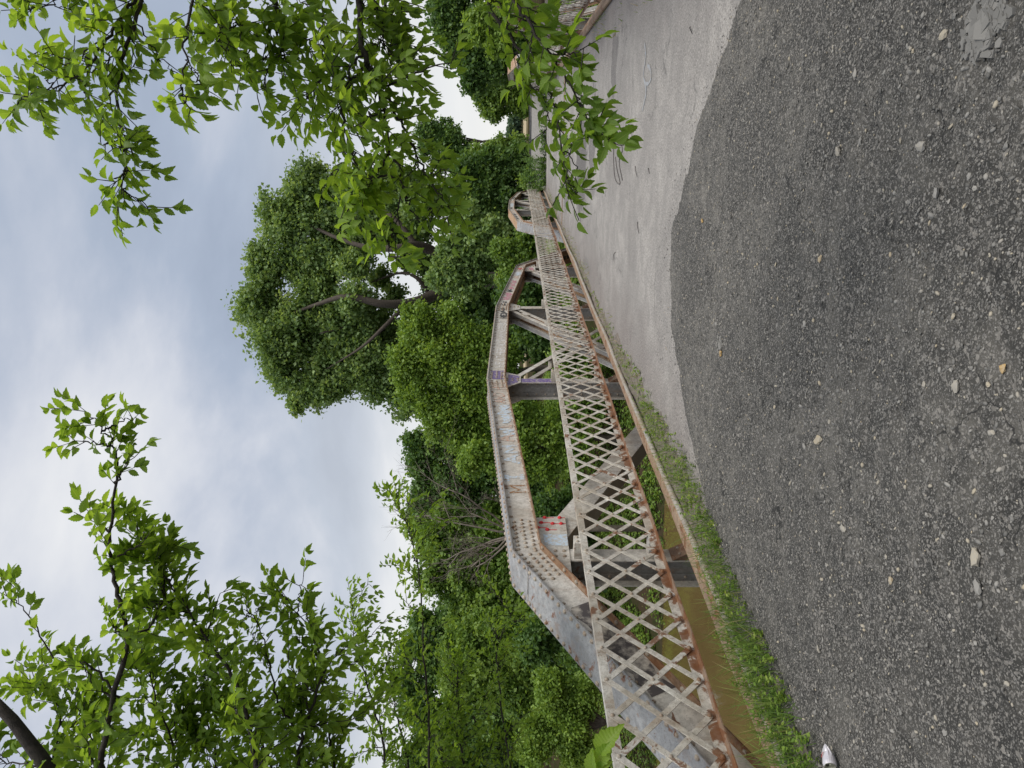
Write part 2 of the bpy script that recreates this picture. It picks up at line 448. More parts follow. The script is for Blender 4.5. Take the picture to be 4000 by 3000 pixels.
def tinted(name, stops, rough=0.7, trans=0.0, tcol=None, spec=0.3, veins=False):
    """colour picked by each piece's own 'tint' value"""
    m, t, b = newmat(name)
    a = N(t, 'ShaderNodeAttribute', attribute_name='tint')
    r = ramp(t, stops); t.links.new(a.outputs['Fac'], r.inputs[0])
    if veins:       # pale midrib and side veins running out to the teeth
        al = N(t, 'ShaderNodeAttribute', attribute_name='along'); ac = N(t, 'ShaderNodeAttribute', attribute_name='across')
        q = N(t, 'ShaderNodeMath', operation='MULTIPLY_ADD', i_1=-0.16); t.links.new(ac.outputs['Fac'], q.inputs[0]); t.links.new(al.outputs['Fac'], q.inputs[2])
        w1 = N(t, 'ShaderNodeMath', operation='MULTIPLY', i_1=75.0); t.links.new(q.outputs[0], w1.inputs[0])
        w2 = N(t, 'ShaderNodeMath', operation='SINE'); t.links.new(w1.outputs[0], w2.inputs[0])
        v1 = rmp(t, w2.outputs[0], [(0.55, 0.0), (1.0, 0.30)])
        v2 = rmp(t, ac.outputs['Fac'], [(0.03, 0.55), (0.10, 0.0)])
        mx_ = N(t, 'ShaderNodeMath', operation='MAXIMUM'); t.links.new(v1, mx_.inputs[0]); t.links.new(v2, mx_.inputs[1])
        lt = mixc(t, mx_.outputs[0], r.outputs[0], (0.30, 0.40, 0.10))
        blot = rmp(t, noise(t, 60, 4, 0.6), [(0.66, 0.0), (0.74, 0.6)])
        lt = mixc(t, blot, lt, (0.16, 0.13, 0.03))
        rr_ = t.nodes.new('NodeReroute'); t.links.new(lt, rr_.inputs[0]); r = rr_
        bump(t, b, w2.outputs[0], 0.25, 0.002)
    t.links.new(r.outputs[0], b.inputs['Base Color'])
    b.inputs['Roughness'].default_value = rough
    b.inputs['Specular IOR Level'].default_value = spec
    if trans:
        tr = t.nodes.new('ShaderNodeBsdfTranslucent')
        hs = N(t, 'ShaderNodeMix', data_type='RGBA', blend_type='MULTIPLY')
        hs.inputs[0].default_value = 1.0
        hs.inputs['B'].default_value = (*tcol, 1)
        t.links.new(r.outputs[0], hs.inputs['A'])
        t.links.new(hs.outputs['Result'], tr.inputs[0])
        mx = N(t, 'ShaderNodeMixShader', i_0=trans)
        t.links.new(b.outputs[0], mx.inputs[1]); t.links.new(tr.outputs[0], mx.inputs[2])
        t.links.new(mx.outputs[0], t.nodes['Material Output'].inputs[0])
    return m
def leafmat(name, dark, mid, light, trans=0.35, veins=False):
    return tinted(name, [(0.0, dark), (0.5, mid), (1.0, light)], 0.5, trans, (1.7, 1.55, 0.8), 0.35, veins)
M['lf_cotton'] = leafmat('cottonwood_leaf', (0.105, 0.18, 0.066), (0.205, 0.315, 0.115), (0.36, 0.47, 0.20), 0.4)
M['lf_lime'] = leafmat('lime_green_leaf', (0.105, 0.185, 0.032), (0.19, 0.305, 0.058), (0.31, 0.43, 0.10), 0.4)
M['lf_dark'] = leafmat('dark_green_leaf', (0.055, 0.115, 0.033), (0.105, 0.195, 0.054), (0.20, 0.315, 0.09), 0.38)
M['lf_mid'] = leafmat('mid_green_leaf', (0.085, 0.158, 0.034), (0.165, 0.27, 0.056), (0.29, 0.405, 0.10), 0.4)
M['lf_far'] = leafmat('hazed_far_leaf', (0.075, 0.130, 0.085), (0.105, 0.170, 0.110), (0.140, 0.205, 0.130))  # distance haze mixed into the leaf colour, bluer and flatter
M['lf_elm'] = leafmat('elm_leaf', (0.085, 0.165, 0.020), (0.155, 0.27, 0.032), (0.26, 0.39, 0.05), 0.55, True)
M['lf_weed'] = leafmat('weed_leaf', (0.09, 0.17, 0.028), (0.175, 0.285, 0.045), (0.32, 0.40, 0.09), 0.4)
M['grass'] = tinted('grass_blade', [(0.0, (0.06, 0.12, 0.022)), (0.5, (0.13, 0.21, 0.04)), (0.75, (0.21, 0.27, 0.065)), (0.85, (0.30, 0.27, 0.12)), (1.0, (0.40, 0.33, 0.19))], 0.6, 0.3, (1.5, 1.4, 0.8))
M['stone'] = tinted('loose_stone', [(0.0, (0.075, 0.074, 0.070)), (0.45, (0.17, 0.166, 0.156)), (0.75, (0.28, 0.27, 0.25)), (0.9, (0.37, 0.33, 0.255)), (1.0, (0.38, 0.25, 0.10))], 0.85)
M['bark'] = plain('grey_brown_bark', (0.062, 0.050, 0.040), 0.9, 0.45, 9, 0, 0.8)
M['bark_dark'] = plain('dark_bark', (0.034, 0.028, 0.024), 0.9, 0.6, 30, 0, 1.0)
M['deadwood'] = plain('dead_grey_wood', (0.17, 0.145, 0.12), 0.9, 0.35, 8)
M['conc'] = plain('old_concrete', (0.30, 0.28, 0.25), 0.9, 0.3, 2.2, 0, 0.4)

# river water: brown and silty
m, t, b = newmat('silty_water'); M['water'] = m
t.links.new(mixc(t, rmp(t, noise(t, 0.15, 4), [(0.35, 0.0), (0.65, 1.0)]), (0.098, 0.068, 0.027), (0.130, 0.090, 0.037)), b.inputs['Base Color'])
b.inputs['Roughness'].default_value = 0.05
b.inputs['Specular IOR Level'].default_value = 0.5
bump(t, b, noise(t, 2.2, 5, 0.6, stretch=(1, 0.35, 1)), 0.10, 0.05)

# earth of the banks
m, t, b = newmat('bank_earth'); M['earth'] = m
col = mixc(t, rmp(t, noise(t, 0.6, 7, 0.65), [(0.40, 0.0), (0.58, 1.0)]), (0.052, 0.038, 0.026), (0.022, 0.036, 0.011))
col = mixc(t, rmp(t, noise(t, 6, 6, 0.7), [(0.45, 0.6), (0.6, 0.0)]), col, (0.06, 0.043, 0.028))
t.links.new(col, b.inputs['Base Color'])
b.inputs['Roughness'].default_value = 1.0
b.inputs['Specular IOR Level'].default_value = 0.0
bump(t, b, noise(t, 9, 6, 0.7), 0.8, 0.06)

# ------------------------------------------------------------------ the ground, the river, the roadway
WATER = -4.5
def bank_d(X, Y):          # metres beyond the far waterline
    return Y - (26.6 + 0.17 * X) - 1.2 * fbm(X * 0.13, Y * 0.13, 3, 5)
def ground_h(X, Y):
    X = np.asarray(X, float); Y = np.asarray(Y, float)
    d = bank_d(X, Y)
    sm_ = lambda q: np.clip(q, 0, 1) ** 2 * (3 - 2 * np.clip(q, 0, 1))
    far = -4.9 + 4.4 * sm_((d + 1.2) / 17.0) + 0.7 * fbm(X * 0.2, Y * 0.2, 4, 9)
    far = far + 0.35 * sm_((d - 20) / 20)
    near = -0.25 - 5.0 * sm_((Y + 0.8) / 7.5) + 0.25 * fbm(X * 0.5, Y * 0.5, 3, 2)
    return np.where(Y < 12, near, far)
def grid_obj(name, xs, ys, hfun, mat, kind='structure', smooth=True, keep=None):
    XX, YY = np.meshgrid(xs, ys)
    ZZ = hfun(XX, YY)
    nx, ny = len(xs), len(ys)
    idx = np.arange(nx * ny).reshape(ny, nx)
    q = np.stack([idx[:-1, :-1], idx[:-1, 1:], idx[1:, 1:], idx[1:, :-1]], -1).reshape(-1, 4)
    if keep is not None:
        kp = keep(XX, YY, ZZ)
        q = q[kp.ravel()[q].any(1)]
    me = bpy.data.meshes.new(name)
    P = np.stack([XX, YY, ZZ], -1).reshape(-1, 3)
    me.vertices.add(len(P)); me.vertices.foreach_set('co', P.ravel().astype(np.float32))
    me.loops.add(q.size); me.loops.foreach_set('vertex_index', q.ravel().astype(np.int32))
    me.polygons.add(len(q)); me.polygons.foreach_set('loop_start', (np.arange(len(q)) * 4).astype(np.int32))
    me.polygons.foreach_set('loop_total', np.full(len(q), 4, np.int32))
    me.polygons.foreach_set('use_smooth', np.full(len(q), smooth, bool))
    me.update(calc_edges=True)
    o = link_mesh(name, me, mat)
    if kind: o['kind'] = kind
    return o
def spaced(a, b, n, dense=0.0, p=3):
    u = np.linspace(-1, 1, n)
    u = np.sign(u) * np.abs(u) ** p
    return np.where(u < 0, dense + u * (dense - a), dense + u * (b - dense))
grid_obj('ground', spaced(-900, 900, 130, 0, 2.6), spaced(-500, 1500, 190, 18, 2.6), ground_h, M['earth'])
wb = MB()
wb.add([(-400, 3, WATER), (400, 3, WATER), (400, 80, WATER), (-400, 80, WATER)], [(0, 1, 2, 3)])
tag(wb.build('river', M['water']), kind='structure')

PL, PR = 3.75, 2.29          # lattice railing planes left and right of the camera line
T0 = 0.88                    # first truss starts here, spans are 25.5 m
SPAN = 25.5
T1 = T0 + SPAN + 0.5
END = T1 + SPAN
# deck slab with its floor beams
d = MB()
xl, xr = -3.50, 2.04
d.box(xl, xr, 0.3, END + 0.3, -0.26, 0.0)
dk = d.build('bridge_deck', M['deck']); tag(dk, kind='structure')
# approach road beyond the bridge and behind the camera
rd = MB(); rd.box(-3.4, 2.0, END + 0.3, END + 60, -0.5, -0.03); tag(rd.build('far_road', M['deck']), kind='structure')

# gravel spread over the near end of the deck
ex = np.array([-3.6, -3.3, -3.0, -2.6, -1.96, -1.0, 0.0, 0.86, 2.0, 3.2])
et = np.array([4.6, 4.9, 5.4, 6.25, 7.25, 7.5, 6.75, 5.75, 4.75, 4.1])
def gravel_edge(X): return np.interp(X, ex, et) + 0.20 * fbm(X * 2.3, X * 0 + 4, 6, 3)
def gravel_h(X, Y):
    d = gravel_edge(X) - Y + 0.26 * fbm(X * 5, Y * 5, 5, 31)
    h = 0.030 * np.clip(d / 0.55, -1, 1) + 0.020 * np.clip(d / 2.5, 0, 1)
    rough = fbm(X * 1.4, Y * 1.4, 3, 11) * 0.05 + fbm(X * 7, Y * 7, 4, 17) * 0.030 + fbm(X * 28, Y * 28, 3, 23) * 0.013 - 0.028 * np.clip(fbm(X * 2.6, Y * 2.6, 4, 71) - 0.13, 0, 1) * 6 * np.clip(fbm(X * 11, Y * 11, 3, 73) + .5, 0, 1)
    # a shallow tyre rut near the left edge
    rut = -0.020 * np.exp(-((X + 2.35 + 0.12 * np.sin(Y * 1.3)) / 0.13) ** 2) * np.clip((5.2 - Y) / 1.5, 0, 1)
    return h + (rough + rut) * np.clip(d / 0.5, 0, 1)
grid_obj('gravel_road', np.arange(-4.6, 4.6, 0.026), np.arange(-2.0, 8.0, 0.026), gravel_h, M['gravel'], keep=lambda x, y, z: (z > -0.004) & ((x > -3.47 - 0.8 * (y < 0.5)) & (x < 2.03 + 1.5 * (y < 0.5))))
rb = MB(); rb.box(-4.6, 4.6, -30, -1.9, -0.6, 0.012); tag(rb.build('near_road', M['gravel']), kind='structure')
rb = MB(); rb.box(-4.6, 4.6, -1.9, 0.29, -0.6, -0.006); tag(rb.build('road_base', M['gravel']), kind='structure')

# ------------------------------------------------------------------ concrete supports
for (nm, lab, y0, y1) in (('bridge_abutment', 'weathered concrete abutment under the near end of the deck', -1.2, 0.9),
                          ('bridge_pier', 'tall concrete pier in the river between the two spans', T1 - 1.0, T1 + 0.5),
                          ('bridge_abutment', 'weathered concrete abutment under the far end of the deck', END - 0.4, END + 1.6)):
    p = MB()
    top = -1.45
    if nm == 'bridge_pier':
        p.slab([(-4.8, y0, -8), (3.4, y0, -8), (3.4, y1, -8), (-4.8, y1, -8)], [(-4.6, y0 + 0.15, top - 0.5), (3.2, y0 + 0.15, top - 0.5), (3.2, y1 - 0.15, top - 0.5), (-4.6, y1 - 0.15, top - 0.5)])
        p.box(-4.9, 3.5, y0 - 0.05, y1 + 0.05, top - 0.497, top)
    else:
        p.box(-4.9, 3.5, y0, y1, -8, top)
        a, bb = (y0, y0 + 0.6) if y0 < 5 else (y1 - 0.6, y1)
        p.box(-4.4, 2.9, a + 0.003, bb, top + 0.003, -0.27)
    tag(p.build(nm, M['conc']), lab, 'bridge support')

# ------------------------------------------------------------------ trusses
NODE = [0, 5.1, 10.2, 15.3, 20.4, 25.5]
def vecs(a, b):
    v = Vector((b[0] - a[0], b[1] - a[1])); L = v.length; v /= L
    return v, Vector((-v.y, v.x)), L
STROKES = {
 'A': [[(0, 0), (.5, 1), (1, 0)], [(.2, .4), (.8, .4)]], 'N': [[(0, 0), (0, 1), (1, 0), (1, 1)]], 'D': [[(0, 0), (0, 1), (.7, .85), (1, .5), (.7, .12), (0, 0)]],
 'H': [[(0, 0), (0, 1)], [(1, 0), (1, 1)], [(0, .5), (1, .5)]], 'P': [[(0, 0), (0, 1), (.9, .85), (.9, .55), (0, .45)]], 'I': [[(.5, 0), (.5, 1)], [(.1, 0), (.9, 0)], [(.1, 1), (.9, 1)]],
 'M': [[(0, 0), (0, 1), (.5, .35), (1, 1), (1, 0)]], 'W': [[(0, 1), (.25, 0), (.5, .7), (.75, 0), (1, 1)]], 'E': [[(1, 0), (0, 0), (0, 1), (1, 1)], [(0, .5), (.8, .5)]],
 'T': [[(.5, 0), (.5, 1)], [(0, 1), (1, 1)]], 'R': [[(0, 0), (0, 1), (.9, .85), (.9, .6), (0, .5), (1, 0)]], 'S': [[(1, .85), (.5, 1), (.05, .75), (.9, .3), (.5, 0), (0, .15)]],
 'K': [[(0, 0), (0, 1)], [(1, 1), (0, .45), (1, 0)]], 'O': [[(.5, 0), (.05, .3), (.1, .8), (.5, 1), (.95, .7), (.9, .25), (.5, 0)]], 'Y': [[(0, 1), (.5, .5), (1, 1)], [(.5, .5), (.5, 0)]],
 'U': [[(0, 1), (.1, .2), (.5, 0), (.9, .2), (1, 1)]], '+': [[(.5, .2), (.5, .8)], [(.2, .5), (.8, .5)]], '~': [[(0, .5), (.3, .8), (.5, .3), (.8, .7), (1, .4)], [(0, .2), (1, .9)]],
}

def build_truss(label, t0, sg, pin, near, paint):
    """sg: -1 left, +1 right; pin: lateral distance of the inner web from the camera line"""
    root = empty('bridge_truss', (sg * (pin + 0.15), t0, -1.2))
    tag(root, label, 'truss', 'steel pony trusses along the bridge')
    pout = pin + 0.33
    P3 = lambda s, p, z: (sg * p, t0 + s, z)
    def pr(mb, poly, p0, p1, mat=0):
        mb.slab([P3(s, p0, z) for s, z in poly], [P3(s, p1, z) for s, z in poly], mat)
    top = [(-0.25, -1.13), (5.1, 1.65), (10.2, 2.10), (15.3, 2.10), (20.4, 1.65), (25.75, -1.13)]
    dep = 0.27
    # mitred offsets of the polygon
    def offset(dd):
        o = []
        for i, p in enumerate(top):
            nn = Vector((0, 0)); k = 0
            ns = []
            if i > 0: ns.append(vecs(top[i - 1], p)[1])
            if i < len(top) - 1: ns.append(vecs(p, top[i + 1])[1])
            nn = sum(ns, Vector((0, 0))).normalized()
            c = nn.dot(ns[0])
            o.append((p[0] + nn.x * dd / c, p[1] + nn.y * dd / c))
        return o
    low = offset(-dep); cov = offset(0.013); lowt = offset(-dep - 0.012)
    inn = (-sg, 0, 0)
    for i in range(5):
        a, b_ = top[i], top[i + 1]
        e = (i in (0, 4))
        nm = 'end_post' if e else 'top_chord'
        v, n, L = vecs(a, b_)
        mb = MB()
        web = [low[i], low[i + 1], b_, a]
        pr(mb, web, pin, pin + 0.014, 0)
        pr(mb, web, pout - 0.014, pout, 0)
        # cover plate on top
        pr(mb, [a, b_, cov[i + 1], cov[i]], pin - 0.045, pout + 0.045, 1)
        # angle under the cover, outside the webs
        pr(mb, [low[i], low[i + 1], lowt[i + 1], lowt[i]], pin - 0.075, pin + 0.10, 2)
        pr(mb, [low[i], low[i + 1], lowt[i + 1], lowt[i]], pout - 0.10, pout + 0.075, 2)
        # batten lacing below
        nb_ = int(L / 0.32)
        for k in range(1, nb_):
            c = Vector(lowt[i]).lerp(Vector(lowt[i + 1]), k / nb_)
            q = [c + v * -0.025, c + v * 0.025, c + v * 0.025 - n * 0.008, c + v * -0.025 - n * 0.008]
            pr(mb, [(x.x, x.y) for x in q], pin + 0.102, pout - 0.102, 2)
        # rivet rows on the cover, under its overhang and on the lower lip
        r = 0.023
        nv = (0, n.x, n.y)
        step = 0.105 if near else 0.23
        cnt = int(L / step)
        for k in range(cnt):
            f = (k + 0.5) / cnt
            c = Vector(cov[i]).lerp(Vector(cov[i + 1]), f)
            for pp in (pin - 0.005, pout + 0.005):
                mb.dome(P3(c.x, pp, c.y), nv, r, mat=3, n=7)
            if k % 2 == 0:
                c = Vector(top[i]).lerp(Vector(top[i + 1]), f) - n * 0.035
                mb.dome(P3(c.x, pin, c.y), inn, r * 0.8, mat=3, n=6)
                c = Vector(low[i]).lerp(Vector(low[i + 1]), f)
                mb.dome(P3(c.x, pin - 0.045, c.y), nv, r, mat=3, n=6)
        # splice rivets near the panel points
        def field(c0, along, count, rows=(0.055, 0.135, 0.215), sp=0.074):
            for k in range(count):
                for ri, ro in enumerate(rows):
                    c = Vector(c0) + along * (0.06 + sp * (k + 0.5 * (ri == 1))) - n * ro
                    mb.dome(P3(c.x, pin, c.y), inn, 0.0205, mat=3, n=9)
        if near:
            if i in (1, 2, 3): field(a, v, 8 if i == 1 else 5)
            if i == 0: field(b_, -v, 7)
            if i in (1, 2, 3): field(b_, -v, 5 if i != 3 else 7)
            if i == 4: field(a, v, 7)
        else:
            if i in (1, 2, 3):
                field(a, v, 4, (0.07, 0.2), 0.11); field(b_, -v, 4, (0.07, 0.2), 0.11)
        if e:
            # dark open joint across the end post cover
            c = Vector(b_ if i == 0 else a) + (v if i == 4 else -v) * 0.33 + n * 0.0135
            q = [c - v * 0.008, c + v * 0.008, c + v * 0.008 + n * 0.002, c - v * 0.008 + n * 0.002]
            pr(mb, [(x.x, x.y) for x in q], pin - 0.045, pout + 0.045, 4)
        cm = M['orange'] if (not near and i in (1, 3)) else M['cover']
        part = mb.build(nm, [M['web'], cm, M['lip'], M['rivet'], M['p_soot']], root)
        if near and e and i == 0 and sg < 0: part['label'] = 'inclined grey end post with rivets and a black painted patch'
        # paint on the inner web
        if paint and i in paint:
            layers = {}
            for item in paint[i]:
                kind, mat = item[0], item[1]
                g_ = layers.setdefault((mat, len(layers)), MB())
                off = 0.0025 + 0.0004 * len(layers)
                def to3(s, h):
                    c = Vector(a) + v * s - n * (dep * (1 - h))
                    return P3(c.x, pin - off, c.y)
                if kind == 'text':
                    _, _, txt, s0, s1, h0, h1, wdt = item
                    w_ = (s1 - s0) / len(txt)
                    for ci, ch in enumerate(txt):
                        for st_ in STROKES.get(ch, []):
                            pts = [(s0 + w_ * (ci + 0.1 + 0.75 * x) + random.uniform(-.02, .02), h0 + (h1 - h0) * y + random.uniform(-.02, .02)) for x, y in st_]
                            for (xa, ya), (xb, yb) in zip(pts[:-1], pts[1:]):
                                dv = Vector((xb - xa, (yb - ya) * dep)); 
                                if dv.length < 1e-4: continue
                                nn = Vector((-dv.y, dv.x)).normalized() * wdt * 0.5
                                ee = dv.normalized() * wdt * 0.3
                                q = [(xa - ee.x - nn.x, ya - (ee.y + nn.y) / dep), (xb + ee.x - nn.x, yb + (ee.y - nn.y) / dep), (xb + ee.x + nn.x, yb + (ee.y + nn.y) / dep), (xa - ee.x + nn.x, ya + (nn.y - ee.y) / dep)]
                                z_ = random.uniform(0, 0.0006)
                                pts3 = [to3(*c) for c in q]
                                pts3 = [(p_[0] - sg * z_, p_[1], p_[2]) for p_ in pts3]
                                g_.slab(pts3, [(p_[0] + sg * 0.0012, p_[1], p_[2]) for p_ in pts3])
                else:
                    _, _, s0, s1, h0, h1, jag = item
                    ns_ = 14
                    upper = [(s0 + (s1 - s0) * k / ns_, h1 + jag * random.uniform(-.12, .12)) for k in range(ns_ + 1)]
                    lower = [(s0 + (s1 - s0) * k / ns_, h0 + jag * random.uniform(-.12, .12)) for k in range(ns_ + 1)]
                    for k in range(ns_):
                        q = [to3(*lower[k]), to3(*lower[k + 1]), to3(*upper[k + 1]), to3(*upper[k])]
                        g_.slab(q, [(p_[0] + sg * 0.0012, p_[1], p_[2]) for p_ in q])
            for (mat, _), g_ in layers.items():
                go = g_.build('graffiti', M[mat], part)
                go['label'] = PAINT_LABEL[mat]
    # gusset plates hanging under the panel points
    for i in range(1, 5):
        c = low[i]
        mb = MB()
        if i in (1, 4):
            sgn = 1 if i == 1 else -1
            x1, x2 = c[0] - sgn * 0.42, c[0] + sgn * 0.64
            zl = 1.10
            yb = c[1] + (-0.42) * 0.52
            poly = [(x1, zl), (x2, zl), (c[0] + sgn * 0.60, c[1] + 0.05), (c[0], c[1] + 0.02), (x1, max(yb, zl) + 0.03)]
        else:
            zl = c[1] - 0.27
            poly = [(c[0] - 0.13, zl), (c[0] + 0.20 * (1 if i == 2 else -1) * (1 if i == 2 else 1), zl), (c[0] + 0.36, c[1] - 0.05), (c[0] + 0.36, c[1] + 0.01), (c[0] - 0.36, c[1] + 0.01), (c[0] - 0.36, c[1] - 0.05)]
            if i == 3:
                poly = [(c[0] - 0.20, zl), (c[0] + 0.13, zl), (c[0] + 0.36, c[1] - 0.05), (c[0] + 0.36, c[1] + 0.01), (c[0] - 0.36, c[1] + 0.01), (c[0] - 0.36, c[1] - 0.05)]
        pr(mb, poly, pin + 0.002, pin + 0.013, 0)
        pr(mb, poly, pout - 0.013, pout - 0.002, 0)
        # rivets
        for k in range(3):
            for q in (-0.045, 0.045):
                mb.dome(P3(NODE[i] + q, pin + 0.002, zl + 0.05 + 0.085 * k), inn, 0.0205, mat=1)
        red = MB()
        if i in (1, 4):
            sgn = 1 if i == 1 else -1
            spots = [(0.60, 0.22), (0.60, 0.06), (0.50, 0.26), (0.48, 0.14), (0.48, 0.05), (0.40, 0.30), (0.36, 0.20)]
            for (ds, dz) in spots:
                s_, z_ = c[0] + sgn * ds, zl + dz
                if i == 1 and near and sg < 0:
                    red.dome(P3(s_, pin + 0.0015, z_), inn, 0.024, 0.0185)
                    pr(red, [(s_ - 0.004, z_ - 0.10), (s_ + 0.004, z_ - 0.10), (s_ + 0.007, z_), (s_ - 0.007, z_)] if z_ - 0.10 > zl else [(s_ - 0.004, zl + 0.003), (s_ + 0.004, zl + 0.003), (s_ + 0.007, z_), (s_ - 0.007, z_)], pin - 0.0002, pin + 0.0018)
                else:
                    mb.dome(P3(s_, pin + 0.002, z_), inn, 0.0205, mat=1)
        gp = mb.build('gusset_plate', [M['web'], M['rivet']], root)
        if red.v:
            ro = red.build('painted_rivets', M['p_bright'], gp); ro['label'] = 'rivet heads sprayed bright red with drips'
            bl = MB(); pr(bl, [(c[0] + 0.06, zl + 0.004), (c[0] + 0.27, zl + 0.004), (c[0] + 0.27, zl + 0.25), (c[0] + 0.08, zl + 0.23)], pin - 0.0008, pin + 0.0018)
            bo = bl.build('painted_patch', M['p_blue'], gp); bo['label'] = 'pale blue patch of paint'
        if i == 2 and near and sg < 0:
            bl = MB(); pr(bl, [(c[0] - 0.30, c[1] - 0.05), (c[0] - 0.13, zl + 0.05), (c[0] + 0.17, zl + 0.02), (c[0] + 0.26, c[1] - 0.06)], pin - 0.0008, pin + 0.0018)
            bl.build('painted_patch', M['p_purple'], gp)['label'] = 'violet patch of paint'
        if i == 4 and near and sg < 0:
            bl = MB(); pr(bl, [(c[0] - 0.50, zl + 0.06), (c[0] - 0.10, zl + 0.05), (c[0] - 0.12, zl + 0.20), (c[0] - 0.46, zl + 0.17)], pin - 0.0008, pin + 0.0018)
            bl.build('painted_patch', M['p_pink'], gp)['label'] = 'dark pink scribble of paint'
    # I section posts
    for i in range(1, 5):
        mb = MB()
        s0 = NODE[i]
        zt = low[i][1] + 0.02
        zb = -1.25
        a1, a2 = pin + 0.016, pout - 0.016
        for (p0, p1) in ((a1, a1 + 0.013), (a2 - 0.013, a2)):
            pr(mb, [(s0 - 0.10, zb), (s0 + 0.10, zb), (s0 + 0.10, zt), (s0 - 0.10, zt)], p0, p1, 0)
        pr(mb, [(s0 - 0.006, zb), (s0 + 0.006, zb), (s0 + 0.006, zt), (s0 - 0.006, zt)], a1 + 0.013, a2 - 0.013, 1)
        for (p0, p1, pc) in ((a1 + 0.013, a1 + 0.095, a1 + 0.06), (a2 - 0.095, a2 - 0.013, a2 - 0.06)):
            for sd in (-1, 1):
                q = sorted([s0 + sd * 0.006, s0 + sd * 0.016])
                pr(mb, [(q[0], zb), (q[1], zb), (q[1], zt - 0.26), (q[0], zt - 0.26)], p0, p1, 1)
                k = zb + 0.15
                while k < zt - 0.35:
                    mb.dome(P3(s0 + sd * 0.016, pc, k), (0, sd, 0), 0.0175, mat=2, n=7)
                    k += 0.15
        po = mb.build('vertical_post', [M['web'], M['post'], M['rivet']], root)
        if i == 2 and near and sg < 0:
            bl = MB(); pr(bl, [(s0 - 0.085, 1.0), (s0 + 0.085, 1.0), (s0 + 0.085, zt - 0.29), (s0 - 0.085, zt - 0.29)], a1 - 0.0022, a1 - 0.0005)
            bl.build('painted_patch', M['p_purple'], po)['label'] = 'violet sprayed stretch of the post'
        # bracket that carries the railing, and the knee onto the floor beam
        mb = MB()
        rp = PL if sg < 0 else PR
        pr(mb, [(s0 - 0.07, 0.93), (s0 + 0.07, 0.93), (s0 + 0.07, 1.06), (s0 - 0.07, 1.06)], rp + 0.012, a1 - 0.003, 0)
        mb.dome(P3(s0 - 0.035, rp + 0.012, 1.03), inn, 0.016, mat=1); mb.dome(P3(s0 + 0.035, rp + 0.012, 1.03), inn, 0.016, mat=1)
        mb.build('rail_bracket', [M['web'], M['rivet']], root)
        mb = MB()
        pr(mb, [(s0 - 0.07, 0.26), (s0 + 0.07, 0.26), (s0 + 0.07, 0.34), (s0 - 0.07, 0.34)], rp + 0.012, a1 - 0.003, 0)
        mb.build('rail_bracket', [M['web'], M['rivet']], root)
        mb = MB()
        mb.slab([P3(s0 - 0.09, a1 - 0.003, 0.10), P3(s0 - 0.09, a1 - 0.003, -0.9), P3(s0 - 0.09, a1 - 0.55, -0.9)], [P3(s0 - 0.078, a1 - 0.003, 0.10), P3(s0 - 0.078, a1 - 0.003, -0.9), P3(s0 - 0.078, a1 - 0.55, -0.9)], 0)
        mb.slab([P3(s0 - 0.10, a1 - 0.004, 0.115), P3(s0 + 0.10, a1 - 0.004, 0.115), P3(s0 + 0.10, a1 - 0.56, -0.9), P3(s0 - 0.10, a1 - 0.56, -0.9)],
                [P3(s0 - 0.10, a1 - 0.004, 0.10), P3(s0 + 0.10, a1 - 0.004, 0.10), P3(s0 + 0.10, a1 - 0.55, -0.915), P3(s0 - 0.10, a1 - 0.55, -0.915)], 0)
        for q in (-0.05, 0.05):
            for k in range(6):
                u = 0.08 + k * 0.15
                mb.dome(P3(s0 + q, a1 - 0.004 - 0.556 * u, 0.118 - 1.015 * u), (-sg * 0.9, 0, 0.4), 0.016, mat=1, n=6)
        mb.build('knee_brace', [M['lip'], M['rivet']], root)
    # diagonals
    def diag(a, b_, width, solid):
        v, n, L = vecs(a, b_)
        mb = MB()
        def strip(u0, u1, p0, p1, l0=0.0, l1=1.0, mat=0):
            q = [Vector(a) + v * (L * l0) + n * u0, Vector(a) + v * (L * l1) + n * u0, Vector(a) + v * (L * l1) + n * u1, Vector(a) + v * (L * l0) + n * u1]
            pr(mb, [(x.x, x.y) for x in q], p0, p1, mat)
        h = width / 2
        i0, i1 = pin + 0.03, pout - 0.03
        if solid:
            strip(-h, h, i0, i0 + 0.012)
            strip(-h, h, i1 - 0.012, i1)
            strip(-h, -h + 0.012, i0 + 0.012, i1 - 0.012, mat=1)
            strip(h - 0.012, h, i0 + 0.012, i1 - 0.012, mat=2)
        else:
            for q in ((i0, i0 + 0.011), (i1 - 0.011, i1)):
                strip(-h, -h * 0.30, *q); strip(h * 0.30, h, *q)
            strip(-h, -h + 0.011, i0 + 0.011, i0 + 0.085, mat=1); strip(h - 0.011, h, i0 + 0.011, i0 + 0.085, mat=2)
            strip(-h, -h + 0.011, i1 - 0.085, i1 - 0.011, mat=1); strip(h - 0.011, h, i1 - 0.085, i1 - 0.011, mat=2)
            k = 0.35
            while k < L - 0.2:
                strip(-h * 0.92, h * 0.92, i0 - 0.010, i0 - 0.001, k / L, (k + 0.22) / L)
                for (du, dl) in ((-.7, .05), (.7, .05), (-.7, .17), (.7, .17), (-.7, .11), (.7, .11)):
                    c = Vector(a) + v * (k + dl) + n * (h * du)
                    mb.dome(P3(c.x, i0 - 0.010, c.y), inn, 0.014, mat=3, n=6)
                k += 0.95
        mb.build('diagonal_brace', [M['web'], M['post'], M['orange'], M['rivet']], root)
    zb = -1.0
    diag((NODE[1] + 0.30, 1.26), (NODE[2] - 0.25, zb), 0.26, True)
    diag((NODE[4] - 0.30, 1.26), (NODE[3] + 0.25, zb), 0.26, False)
    diag((NODE[3] - 0.22, 1.66), (NODE[2] + 0.2, zb), 0.25, False)
